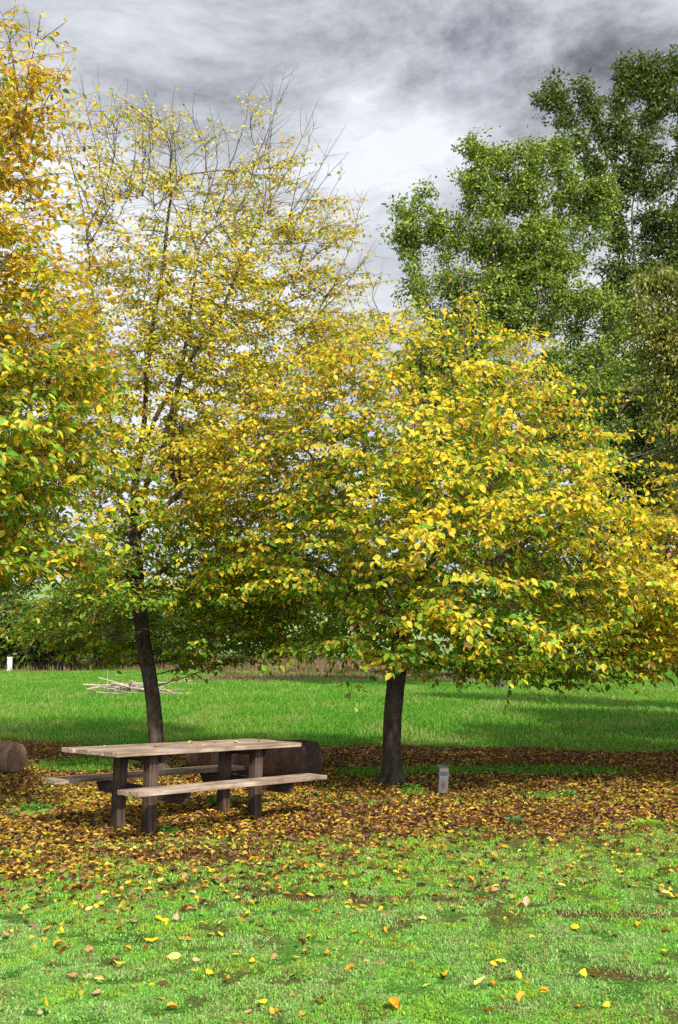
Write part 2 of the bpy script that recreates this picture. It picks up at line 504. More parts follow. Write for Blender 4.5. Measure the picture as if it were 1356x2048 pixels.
blades('meadow_grass', X, Y, h, w, c, .6, 'longer green meadow grass behind the trees')

nX = 26000
X = (rng.random(nX) * 2 - 1) * 42; Y = 56 + 56 * rng.random(nX)
dz = sm(Y + 14 * (vnoise(X * .12, Y * .1, 61, 2) - .5), 88, 96) * sm(-X, -9, -4)
st = sm(Y + 6 * (vnoise(X * .3, Y * .2, 66, 2) - .5), 58, 63) * (1 - sm(Y, 80, 92)) * sm(X, -13, -8) * sm(-X, -16, -9)
keep = rng.random(nX) < np.maximum(dz, st)
X, Y = X[keep], Y[keep]
c = pick([(.17, .11, .06), (.26, .19, .10), (.12, .075, .045), (.14, .16, .05)], [4, 3, 3, 2], len(X))
tall = vnoise(X * .5, Y * .3, 93, 2)
blades('dry_grass', X, Y, (.2 + .9 * rng.random(len(X))) * (.25 + tall) * np.where(Y > 84, 1, .35), .05 + .06 * rng.random(len(X)), c, .5, 'brown dry grass and scrub along the far edge of the meadow')


# ------------------------------------------------------------------ leaves
LEAF_Q = np.array([[0, 1, 2, 3], [0, 3, 4, 5]])


def leaf_arrays(pos, d, nr_, ln, wd, col, fold=.25, curl=.25):
    """ovate leaf: 6 verts, two faces folded along the midrib"""
    n = len(pos)
    d = norm(d); s = norm(np.cross(d, nr_)); nn = np.cross(s, d)
    ln = ln[:, None]; wd = wd[:, None]
    cu = (curl * (rng.random((n, 1)) * 1.6 - .4)) if np.isscalar(curl) else curl
    fo = fold * (rng.random((n, 1)) * 1.5)
    base = pos
    def pt(a, b, c): return base + d * ln * a + s * wd * b + nn * (ln * c)
    v = np.stack([pt(0, 0, 0), pt(.28, -.46, fo * .4 - cu * .1), pt(.66, -.38, fo * .35 - cu * .35), pt(1, 0, -cu),
                  pt(.66, .38, fo * .35 - cu * .35), pt(.28, .46, fo * .4 - cu * .1)], 1).reshape(-1, 3)
    f = (np.arange(n)[:, None, None] * 6 + LEAF_Q[None]).reshape(-1, 4)
    return v, f, np.repeat(col, 6, 0)


def rnd_unit(n):
    return norm(rng.normal(size=(n, 3)))


DEADC = [(.40, .26, .04), (.30, .145, .02), (.17, .070, .018), (.085, .038, .015), (.24, .14, .065), (.42, .32, .05), (.045, .022, .011)]
X, Y = scatter(170000, 5.4, 21.5, lambda y: .37 * y + 1.2, .95)
L = litter_amount(X, Y)
keep = rng.random(len(X)) < np.where(Y < 10, L ** 1.6, L * .92 + .04 * (Y > 12))
X, Y, L = X[keep], Y[keep], L[keep]
n_ = len(X)
c = pick(DEADC, [2.2, 3.8, 5.4, 4.6, 2.4, 1.0, 3.0], n_)
yel = vnoise(X * .6, Y * .6, 97, 2)
lf = (rng.random(n_) < (.06 + .16 * (X < -.5) * (Y < 12.5) + .10 * (yel > .55)) * (Y < 15))
c[lf] = pick([(.50, .37, .03), (.46, .30, .03)], [1, 1], lf.sum())
z = hgt(X, Y) + .004 + .02 * rng.random(n_) * L + (1 - L) * (.010 + .016 * rng.random(n_)) * (Y < 13)
a = rng.random(n_) * 2 * PI
d = np.stack([np.cos(a), np.sin(a), .25 * rng.normal(size=n_)], -1)
nr_ = norm(np.stack([.45 * rng.normal(size=n_), .45 * rng.normal(size=n_), np.ones(n_)], -1))
v, f, cc = leaf_arrays(np.stack([X, Y, z], -1), d, nr_, .030 + .045 * rng.random(n_), .018 + .022 * rng.random(n_), c, .5, .6)
ob = mesh_np('leaf_litter', v, f, M_DEAD, col=cc)
tag(ob, 'carpet of brown and yellow fallen leaves under the trees', 'leaf litter', kind='stuff')


# ------------------------------------------------------------------ tree growing
def colonize(att, trunk_pts, step, influence, kill, iters=220, up=0.0, maxn=9000, limbs=()):
    """space colonisation: returns node positions and parents"""
    pos = [np.array(p, float) for p in trunk_pts]
    par = [-1] + list(range(len(pos) - 1))
    for lb in limbs:
        lb = resample(lb, step)
        k0 = int(np.linalg.norm(np.array(pos) - lb[0], axis=1).argmin())
        for q_ in lb[1:]:
            pos.append(q_ + rng.normal(size=3) * .02); par.append(k0); k0 = len(pos) - 1
    ntr = len(pos)
    P = np.array(pos)
    D = np.linalg.norm(att[:, None] - P[None], axis=-1)
    near = D.argmin(1); nd = D.min(1)
    alive = np.ones(len(att), bool)
    Pl = list(P)
    used = {}
    for it in range(iters):
        m_ = alive & (nd < influence)
        if not m_.any():
            if not alive.any(): break
            k = np.where(alive)[0][nd[alive].argmin()]
            m_ = np.zeros(len(att), bool); m_[k] = True
        ids = near[m_]; dirs = norm(att[m_] - np.array(Pl)[ids])
        uniq, inv = np.unique(ids, return_inverse=True)
        s = np.zeros((len(uniq), 3)); np.add.at(s, inv, dirs)
        s = norm(s + rng.normal(size=s.shape) * .12 + np.array([0, 0, up]))
        newp = np.array(Pl)[uniq] + s * step
        ok = []
        for u_, np_ in zip(uniq, newp):
            c_ = used.get(u_, 0)
            if c_ >= 4: continue
            used[u_] = c_ + 1
            ok.append(np_); par.append(int(u_))
        if not ok:
            alive[m_] = False
            continue
        i0 = len(Pl); Pl += ok
        ok = np.array(ok)
        D = np.linalg.norm(att[:, None] - ok[None], axis=-1)
        mn = D.min(1); am = D.argmin(1) + i0
        b = mn < nd
        nd[b] = mn[b]; near[b] = am[b]
        alive &= nd > kill
        if len(Pl) > maxn: break
    return np.array(Pl), np.array(par), ntr


def radii(par, n, tip, expo):
    r = np.zeros(n); acc = np.zeros(n)
    for i in range(n - 1, -1, -1):
        r[i] = max(acc[i] ** (1 / expo), tip)
        if par[i] >= 0: acc[par[i]] += r[i] ** expo
    return r


def chains(P, par, r):
    n = len(P)
    kids = [[] for _ in range(n)]
    for i in range(1, n): kids[par[i]].append(i)
    out_ = []
    stack = [(0, None)]
    while stack:
        s_, pr = stack.pop()
        ch = [pr] if pr is not None else []
        cur = s_
        while True:
            ch.append(cur)
            if not kids[cur]: break
            ks = sorted(kids[cur], key=lambda k: -r[k])
            for k in ks[1:]: stack.append((k, cur))
            cur = ks[0]
        out_.append(ch)
    return out_


def crown_points(nn, prof, Y, depth, shell=.55, shrink=.95, lob=.32, seed=1, dens=None):
    """points in the crown volume; prof = (py, xl, xr) rows of the outline seen in the photo"""
    pr = sorted(prof)
    zs = np.array([at(678, p_[0], Y)[2] for p_ in pr])[::-1]
    xl = np.array([at(p_[1], p_[0], Y)[0] for p_ in pr])[::-1]
    xr = np.array([at(p_[2], p_[0], Y)[0] for p_ in pr])[::-1]
    z = zs[0] + (zs[-1] - zs[0]) * rng.random(nn * 4)
    wd = np.interp(z, zs, (xr - xl) / 2); cx = np.interp(z, zs, (xl + xr) / 2)
    wt = wd ** 2
    if dens is not None: wt = wt * dens((z - zs[0]) / (zs[-1] - zs[0]))
    keep = rng.random(len(z)) < wt / wt.max() * 1.0
    z, wd, cx = z[keep][:nn], wd[keep][:nn], cx[keep][:nn]
    n = len(z)
    th = rng.random(n) * 2 * PI; rho = rng.random(n) ** shell
    rho = rho * (1 - lob + 2 * lob * vnoise(th * 2.2 + seed, z * 1.1 + seed, seed, 2))
    return np.stack([cx + wd * shrink * rho * np.cos(th), Y + wd * depth * rho * np.sin(th), z], -1)


def resample(pts, step):
    pts = np.asarray(pts, float)
    s = np.concatenate([[0], np.cumsum(np.linalg.norm(np.diff(pts, axis=0), axis=1))])
    t = np.arange(0, s[-1] + 1e-6, step)
    return np.stack([np.interp(t, s, pts[:, i]) for i in range(3)], -1)


def autumn_tree(name, label, group, base, trunk, prof, Y, depth, natt, ntw, leaf_len, colour, trunk_r, step=.17, kill=.26,
                tw_len=(.22, .55), twup=.05, shoots=None, shell=.55, dens=None, seed=1, droop=.55, lps=.05, tip=.0032, bare_top=None, expo=2.25, up=.0, extra=(), clear=None, limbs=(), sprays=700, spup=.15, spl=1.05):
    root = empty(name, tuple(base), label, 'tree', group)
    b = np.array(base)
    tp = resample(trunk, step)
    att = crown_points(natt, prof, Y, depth, shell, seed=seed, dens=dens)
    for (ex, ey, erx, ery, edy, en) in extra:
        c_ = at(ex, ey, Y + edy); k_ = (Y + edy) / F
        u_ = rnd_unit(en) * (rng.random((en, 1)) ** .4)
        att = np.vstack([att, c_ + u_ * np.array([erx * k_, max(erx * k_ * .8, .5), ery * k_])])
    P, par, ntr = colonize(att, tp, step, 1.9, kill, up=up, limbs=[[at(x_, y_, Y + d_) for x_, y_, d_ in lb] for lb in limbs])
    r = radii(par, len(P), tip * 1.3, expo)
    # trunk taken from the photo's girth
    sc_ = trunk_r / r[0]
    thick = sm(r, .01, .05)
    r = r * (1 + (sc_ - 1) * thick)
    cs = chains(P, par, r)
    tb = Tubes(); tr = Tubes()
    for k, ch in enumerate(cs):
        pts = P[ch].copy(); rr = r[ch].copy()
        if k > 0 and len(ch) > 1: rr[0] = min(rr[0], rr[1] * 1.15)
        if len(pts) > 3:
            for _ in range(2): pts[1:-1] = (pts[:-2] + 2 * pts[1:-1] + pts[2:]) / 4
        if k == 0:
            ht = pts[:, 2] - pts[0, 2]
            rr = rr * (1 + .45 * np.exp(-ht / .14))
            for a_ in np.arange(7) / 7 * 2 * PI + rng.random(7) * .6:   # root flare
                dr_ = np.array([math.cos(a_), math.sin(a_), 0]); l_ = trunk_r * rng.uniform(1.9, 3.0)
                tr.add(np.array([pts[0] + dr_ * trunk_r * .55 + [0, 0, .20], pts[0] + dr_ * trunk_r * 1.15 + [0, 0, .07], pts[0] + dr_ * l_ * .8 + [0, 0, .015], pts[0] + dr_ * l_ + [0, 0, -.03]]) - b,
                       np.array([.30, .42, .26, .10]) * trunk_r, 7, .12)
            tr.add(np.vstack([pts[:1] - [0, 0, .12], pts]) - b, np.concatenate([rr[:1] * 1.12, rr]), 14, .10)
        else:
            rm = rr.max()
            tb.add(pts - b, rr, 8 if rm > .03 else 5 if rm > .01 else 4, .06, caps=False)
    # twigs and leaves
    zlo, zhi = P[:, 2].min(), P[:, 2].max()
    cand = np.where((r < .014) & (np.arange(len(P)) > ntr))[0]
    wts = sm(vnoise(P[cand, 0] * 1.5 + P[cand, 1] * .9, P[cand, 2] * 2.2 - P[cand, 1] * .8, seed + 40, 2), .30, .62) + .40
    src = rng.choice(cand, ntw, p=wts / wts.sum())
    zt = at(678, bare_top[0], Y)[2] if bare_top else 1e9
    ctr = np.array([np.interp(P[src, 2], [zlo, zhi], [tp[-1][0], P[:, 0].mean()]), np.full(ntw, Y)]).T
    outd = P[src][:, :2] - ctr
    outd = outd / np.maximum(np.linalg.norm(outd, axis=1, keepdims=True), .2)
    pd = norm(P[src] - P[par[src]])
    LP, LD, LN, LS = [], [], [], []
    for i in range(ntw):
        p0 = P[src[i]]
        d0 = norm(np.array([outd[i, 0], outd[i, 1], 0]) * .5 + pd[i] * .5 + rng.normal(size=3) * np.array([.55, .55, .22]) + [0, 0, twup])
        ln = tw_len[0] + (tw_len[1] - tw_len[0]) * rng.random()
        if bare_top and p0[2] > zt: ln *= 1.0
        m_ = 5
        tt = np.linspace(0, 1, m_)
        sag = -.10 * ln * rng.random()
        pts = p0 + d0 * (tt * ln)[:, None] + np.outer(tt ** 2 * sag, [0, 0, 1]) + np.cumsum(rng.normal(size=(m_, 3)) * .006, 0)
        tb.add(pts - b, np.linspace(tip, tip * .45, m_), 3, caps=False)
        k = max(2, int(ln / lps * (.6 + .6 * rng.random())))
        if bare_top and p0[2] > zt: k = int(k * bare_top[1] * rng.random())
        for j in range(k):
            t_ = .12 + .9 * (j + .5) / k
            q_ = p0 + d0 * ln * t_ + np.array([0, 0, t_ * t_ * sag])
            LP.append(q_); LD.append(d0); LS.append(1 if j % 2 else -1)
    isn = np.ones(len(P), bool); isn[par[par >= 0]] = False
    tips = np.where(isn & (np.arange(len(P)) > ntr))[0]
    if bare_top: tips = tips[rng.random(len(tips)) < np.where(P[tips, 2] > zt, .8, 1.0)]
    for i in rng.choice(tips, sprays):
        p0 = P[par[i]] if rng.random() < .5 else P[i]
        o2 = p0 - np.array([np.interp(p0[2], [zlo, zhi], [tp[-1][0], P[:, 0].mean()]), Y, 0]); o2[2] = 0
        o2 = o2 / max(np.linalg.norm(o2), .3)
        d0 = norm(o2 * .9 + rng.normal(size=3) * [.5, .5, .10] + [0, 0, spup * rng.random()])
        ln = rng.uniform(.35, spl); m_ = 7; tt = np.linspace(0, 1, m_)
        sag = -ln * rng.uniform(.05, .32)
        ax = p0 + d0 * (tt * ln)[:, None] + np.outer(tt ** 2 * sag, [0, 0, 1]) + np.cumsum(rng.normal(size=(m_, 3)) * .008, 0)
        tb.add(ax - b, np.linspace(tip * 1.3, tip * .5, m_), 3, caps=False)
        hs = norm(np.cross(d0, [0, 0, 1.0]))
        ns = int(ln / .075)
        for j in range(ns + 1):
            t_ = .12 + .88 * j / ns
            q0 = np.array([np.interp(t_, tt, ax[:, a_]) for a_ in range(3)])
            sg = 1 if j % 2 else -1
            dd = norm(d0 * .75 + hs * sg * rng.uniform(.5, 1.0) + rng.normal(size=3) * .12) if j < ns else d0
            l2 = rng.uniform(.10, .30) * (1.15 - .7 * t_)
            tb.add(np.array([q0, q0 + dd * l2 + [0, 0, -.12 * l2]]) - b, [tip * .6, tip * .4], 3, caps=False)
            for e in range(max(1, int(l2 / .055))):
                u_ = (e + 1) * .055 / l2
                LP.append(q0 + dd * l2 * min(u_, 1.05)); LD.append(dd); LS.append(1 if e % 2 else -1)
    LP = np.array(LP); LD = np.array(LD); LS = np.array(LS)[:, None]
    if shoots:
        for (x0, y0, x1, y1, dY, lf_) in shoots:
            A = at(x0, y0, Y + dY); B = at(x1, y1, Y + dY)
            A = P[np.linalg.norm(P - A, axis=1).argmin()]
            m_ = 12; tt = np.linspace(0, 1, m_)[:, None]
            bow = (rng.random() - .5) * .35
            pts = A + (B - A) * tt + np.array([1, 0, 0]) * (np.sin(tt * PI) * bow) + np.cumsum(rng.normal(size=(m_, 3)) * .012, 0)
            tb.add(pts - b, np.linspace(.011, .0022, m_), 5)
            Ls = np.linalg.norm(B - A)
            for k in range(int(Ls * 4.5)):
                t_ = .25 + .72 * rng.random(); i_ = int(t_ * (m_ - 1))
                p0 = pts[i_]; dd = norm(norm(B - A) * .9 + rng.normal(size=3) * .55)
                l_ = .25 + .5 * rng.random() * (1 - t_ * .6)
                sp_ = p0 + dd * np.linspace(0, l_, 4)[:, None] + np.cumsum(rng.normal(size=(4, 3)) * .01, 0)
                tb.add(sp_ - b, np.linspace(.004, .0016, 4), 3, caps=False)
                for e in range(rng.poisson(lf_)):
                    u_ = rng.random()
                    LP = np.vstack([LP, p0 + dd * l_ * u_]); LD = np.vstack([LD, dd]); LS = np.vstack([LS, [[1 if rng.random() < .5 else -1]]])
    if clear:   # bare lower trunk: nothing hangs in front of it
        xa = at(clear[0], clear[2], Y)[0]; xb = at(clear[1], clear[2], Y)[0]; zt_ = at(678, clear[2], Y)[2]
        kp = ~((LP[:, 0] > xa) & (LP[:, 0] < xb) & (LP[:, 2] < zt_) & (LP[:, 1] < Y + .25))
        LP, LD, LS = LP[kp], LD[kp], LS[kp]
    n = len(LP)
    side = norm(np.cross(LD, [0, 0, 1.0])) * LS
    d = LD * .45 + side * (.55 + .3 * rng.random((n, 1))) + np.array([0, 0, -1.0]) * (droop * (.4 + 1.1 * rng.random((n, 1)))) + rng.normal(size=(n, 3)) * .28
    cx_ = np.median(LP[:, 0]); ow = LP - np.array([cx_, Y, 0]); ow[:, 2] = 0; ow = norm(ow)   # leaves turn towards the light
    nr_ = np.array([0, 0, .85]) + ow * .6 + rng.normal(size=(n, 3)) * .38 + side * .15
    ll = leaf_len * (.55 + .55 * rng.random(n)) * (1.06 - .22 * sm(LP[:, 2], zlo + 1.5, zhi))
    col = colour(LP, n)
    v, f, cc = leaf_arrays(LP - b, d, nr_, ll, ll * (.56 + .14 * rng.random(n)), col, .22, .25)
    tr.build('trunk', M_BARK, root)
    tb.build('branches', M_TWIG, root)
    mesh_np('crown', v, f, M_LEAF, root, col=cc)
    print(name, 'nodes', len(P), 'leaves', n)
    return root


YEL = np.array([(.76, .54, .025), (.78, .57, .04), (.70, .56, .035)])
GOLD = np.array([(.72, .48, .04), (.66, .38, .03), (.74, .52, .05)])
LIME = np.array([(.42, .47, .03), (.34, .43, .03), (.52, .51, .04)])
GRN = np.array([(.17, .35, .025), (.23, .42, .035), (.14, .29, .02)])


def mixcols(n, g, y, l_, gr):
    """per-leaf choice with per-leaf weights (arrays)"""
    w = np.stack([g, y, l_, gr], -1); w = np.clip(w, 0, None); w = w / w.sum(1, keepdims=True)
    u = rng.random(n); k = (u[:, None] > np.cumsum(w, 1)).sum(1).clip(0, 3)
    pal = np.stack([GOLD, YEL, LIME, GRN])
    c = pal[k, rng.integers(0, 3, n)]
    dead = rng.random(n) < .045
    c[dead] = np.array([.34, .17, .05])
    return np.minimum(c * (.84 + .40 * rng.random((n, 1))), .86)


# ---- right tree
RT = ground_at(785, 1567); RY = RT[1]


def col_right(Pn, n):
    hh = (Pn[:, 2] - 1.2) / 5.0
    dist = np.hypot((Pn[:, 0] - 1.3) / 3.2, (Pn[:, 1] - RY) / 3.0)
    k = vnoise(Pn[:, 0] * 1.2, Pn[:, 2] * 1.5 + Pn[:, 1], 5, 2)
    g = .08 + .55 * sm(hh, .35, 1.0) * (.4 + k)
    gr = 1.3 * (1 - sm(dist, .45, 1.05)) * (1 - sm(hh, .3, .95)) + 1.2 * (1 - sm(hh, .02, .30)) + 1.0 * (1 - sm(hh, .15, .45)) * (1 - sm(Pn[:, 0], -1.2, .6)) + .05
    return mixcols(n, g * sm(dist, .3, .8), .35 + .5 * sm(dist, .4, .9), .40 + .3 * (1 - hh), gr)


trunkR = [RT, at(783, 1500, RY), at(787, 1400, RY), at(797, 1330, RY), at(805, 1230, RY), at(812, 1130, RY), at(820, 1040, RY)]
profR = [(595, 780, 920), (650, 690, 1000), (720, 600, 1050), (790, 530, 1110), (860, 460, 1160), (920, 430, 1200), (980, 420, 1250), (1050, 425, 1290),
         (1150, 460, 1320), (1230, 570, 1330), (1290, 670, 1330), (1330, 710, 1310), (1365, 860, 1120)]
shR = [(780, 700, 748, 560, -.5, .9), (840, 680, 870, 500, .2, .8), (900, 700, 935, 480, -.3, .8), (960, 720, 990, 520, .4, .8), (1010, 740, 1085, 560, -.2, .8),
       (1060, 780, 1130, 600, .3, .8), (1120, 830, 1215, 680, -.4, .8), (1150, 900, 1290, 760, .2, .8), (1180, 960, 1340, 880, -.2, 1.0), (700, 730, 640, 610, .2, 1), (880, 700, 905, 560, 0, .8), (930, 700, 965, 560, .1, .8)]
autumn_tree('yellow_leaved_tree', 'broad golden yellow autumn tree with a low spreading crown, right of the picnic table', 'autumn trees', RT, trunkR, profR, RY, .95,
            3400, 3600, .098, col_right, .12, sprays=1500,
            limbs=[[(803, 1240, 0), (750, 1120, -.3), (680, 990, -.6), (610, 890, -.8)], [(800, 1270, 0), (770, 1120, .3), (735, 950, .4), (715, 780, .3)], [(808, 1200, 0), (870, 1110, -.5), (960, 1000, -.9), (1050, 880, -1.0), (1110, 800, -.9)],
                   [(815, 1100, 0), (850, 1000, -.4), (885, 880, -.7), (905, 740, -.7)], [(803, 1250, 0), (900, 1180, -.3), (1040, 1090, -.5), (1200, 1010, -.4)], [(803, 1250, 0), (700, 1170, .2), (560, 1090, .3)],
                   [(812, 1150, 0), (830, 1010, .5), (850, 870, .8), (840, 700, .8)]], shoots=shR, seed=5, shell=.48,
            dens=lambda t: 1.15 - .45 * t,
            extra=[(700, 1290, 60, 35, -.8, 60), (800, 1300, 110, 40, -1.3, 130), (950, 1320, 130, 45, -1.0, 170), (1080, 1340, 120, 40, -.2, 150), (1200, 1310, 110, 45, .3, 130),
                   (640, 1190, 80, 30, -.8, 90), (520, 1150, 100, 60, 0, 110), (560, 1220, 90, 60, .8, 120), (620, 1290, 80, 35, 1.2, 80), (480, 1010, 70, 60, -.3, 70), (1180, 1200, 120, 70, -.6, 120), (920, 1230, 140, 60, -1.8, 150)])

# ---- left tree
LT = ground_at(313, 1545); LY = LT[1]


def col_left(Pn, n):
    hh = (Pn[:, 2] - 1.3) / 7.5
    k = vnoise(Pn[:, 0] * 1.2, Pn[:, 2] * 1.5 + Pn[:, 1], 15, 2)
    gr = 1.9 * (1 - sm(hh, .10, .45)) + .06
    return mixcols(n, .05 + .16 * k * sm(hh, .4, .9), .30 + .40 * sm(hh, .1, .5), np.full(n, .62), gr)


trunkL = [LT, at(312, 1450, LY), at(303, 1375, LY), at(286, 1280, LY), at(276, 1180, LY), at(270, 1080, LY), at(268, 980, LY), at(282, 890, LY), at(296, 800, LY), at(290, 700, LY), at(285, 600, LY)]
profL = [(290, 170, 560), (350, 150, 620), (450, 135, 660), (560, 125, 690), (650, 120, 700), (750, 100, 690), (850, 80, 640), (950, 70, 620), (1050, 80, 620),
         (1150, 90, 600), (1230, 110, 560), (1290, 150, 520), (1345, 230, 470)]
shL = [(180, 420, 120, 170, -.4, .5), (200, 400, 160, 150, .2, .3), (230, 380, 200, 130, 0, .3), (280, 400, 310, 170, -.3, .4), (330, 420, 352, 190, .4, .4),
       (430, 400, 445, 240, -.2, .4), (445, 330, 400, 180, 0, .3), (445, 330, 490, 175, .1, .4), (480, 430, 600, 130, -.4, .6), (530, 430, 650, 185, -.2, .6), (545, 480, 690, 250, .2, .7),
       (600, 560, 735, 440, -.3, 1.6), (590, 640, 750, 520, .3, 1.8), (570, 500, 700, 300, -.5, 1.2), (150, 500, 95, 200, -.2, .6), (380, 380, 385, 230, .2, .4), (255, 360, 240, 200, .3, .4), (620, 600, 720, 380, 0, 1.2), (165, 380, 125, 210, .2, .3), (210, 380, 205, 175, -.2, .3), (310, 380, 300, 200, .3, .3), (410, 380, 425, 215, 0, .3), (500, 420, 545, 165, .2, .5), (520, 430, 575, 130, -.1, .4), (560, 520, 640, 230, .3, .8), (610, 560, 690, 330, -.2, 1.0), (640, 640, 770, 470, 0, 1.6), (370, 380, 345, 215, -.2, .3)]
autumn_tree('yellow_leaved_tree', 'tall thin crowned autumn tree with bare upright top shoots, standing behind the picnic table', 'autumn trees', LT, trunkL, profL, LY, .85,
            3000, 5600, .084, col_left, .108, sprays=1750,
            limbs=[[(272, 1110, 0), (236, 980, -.2), (215, 820, -.3), (190, 620, -.3), (170, 430, -.2)], [(269, 1020, 0), (325, 900, .2), (355, 780, .3), (380, 640, .3), (400, 480, .3)],
                   [(275, 920, 0), (330, 800, -.3), (430, 640, -.6), (500, 490, -.7)], [(290, 820, 0), (300, 680, .4), (330, 500, .5), (340, 380, .5)], [(270, 1080, 0), (380, 960, -.4), (500, 830, -.6), (600, 700, -.5)],
                   [(276, 1180, 0), (200, 1080, -.3), (120, 980, -.4)], [(275, 1180, 0), (370, 1110, .3), (470, 1020, .5)]], spup=.6, spl=.8, shoots=shL, seed=9, twup=.22, lps=.062, bare_top=(520, .75), shell=.6, up=.10,
            dens=lambda t: 1.25 - .15 * t, clear=(225, 345, 1225),
            extra=[(120, 1250, 80, 50, 1.0, 120), (180, 1290, 80, 35, 1.2, 110), (520, 1290, 110, 35, 1.2, 140), (440, 1180, 110, 60, .9, 120), (560, 1230, 90, 50, 1.0, 110), (190, 1240, 90, 60, .3, 110), (130, 1290, 60, 30, .5, 50), (250, 1325, 60, 22, 1.6, 50), (400, 1310, 80, 35, .9, 100), (470, 1250, 90, 60, .6, 110), (360, 1180, 120, 40, .8, 110), (260, 1210, 70, 12, -1.2, 30)])

# ---- near left tree (trunk outside the frame)
NY = 9.0
NT = np.array([at(-330, 1024, NY)[0], NY, 0.0])


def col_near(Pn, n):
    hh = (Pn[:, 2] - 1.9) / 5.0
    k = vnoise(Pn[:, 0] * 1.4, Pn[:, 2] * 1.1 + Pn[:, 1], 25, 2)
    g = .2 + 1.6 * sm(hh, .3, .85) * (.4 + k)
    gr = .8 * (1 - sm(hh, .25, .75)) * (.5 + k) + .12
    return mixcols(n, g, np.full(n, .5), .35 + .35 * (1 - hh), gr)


trunkN = [NT, NT + [.03, 0, 1.0], NT + [.0, 0, 2.0], NT + [.1, 0, 3.0], NT + [.0, 0, 4.0]]
profN = [(20, -420, -60), (60, -500, 10), (130, -560, 45), (260, -620, 70), (420, -680, 70), (560, -720, 115), (640, -740, 175), (720, -760, 232), (900, -760, 238),
         (1030, -740, 190), (1120, -700, 210), (1170, -640, 120), (1200, -560, 60)]
shN = [(20, 200, 5, 10, .2, 3.0), (60, 230, 80, 55, -.2, 2.5), (70, 260, 120, 130, .1, 2.5), (-40, 150, -60, -60, 0, 3)]
autumn_tree('yellow_leaved_tree', 'large leaved gold and green autumn tree filling the left edge, its trunk outside the picture', 'autumn trees', NT, trunkN, profN, NY, .85,
            3000, 6500, .092, col_near, .16, sprays=1350, spup=.5, shoots=shN, seed=15, tw_len=(.2, .5))

# ---- right edge tree
EY = 13.6
ET = np.array([at(1590, 1024, EY)[0], EY, 0.0])
trunkE = [ET, ET + [.02, 0, 1.0], ET + [.0, 0, 2.0], ET + [.1, 0, 3.0]]
profE = [(230, 1640, 1760), (420, 1540, 1850), (600, 1480, 1880), (800, 1440, 1880), (900, 1420, 1860), (980, 1370, 1900), (1050, 1300, 1940), (1110, 1210, 1960), (1180, 1170, 1980), (1250, 1180, 1960), (1300, 1200, 1930), (1340, 1260, 1880)]


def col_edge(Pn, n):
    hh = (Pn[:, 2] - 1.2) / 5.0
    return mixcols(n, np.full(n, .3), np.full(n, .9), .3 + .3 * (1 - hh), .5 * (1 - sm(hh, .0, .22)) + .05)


autumn_tree('yellow_leaved_tree', 'bright yellow autumn tree reaching in from the right edge, its trunk outside the picture', 'autumn trees', ET, trunkE, profE, EY, .9,
            3000, 4500, .10, col_edge, .13, sprays=1000, seed=25)


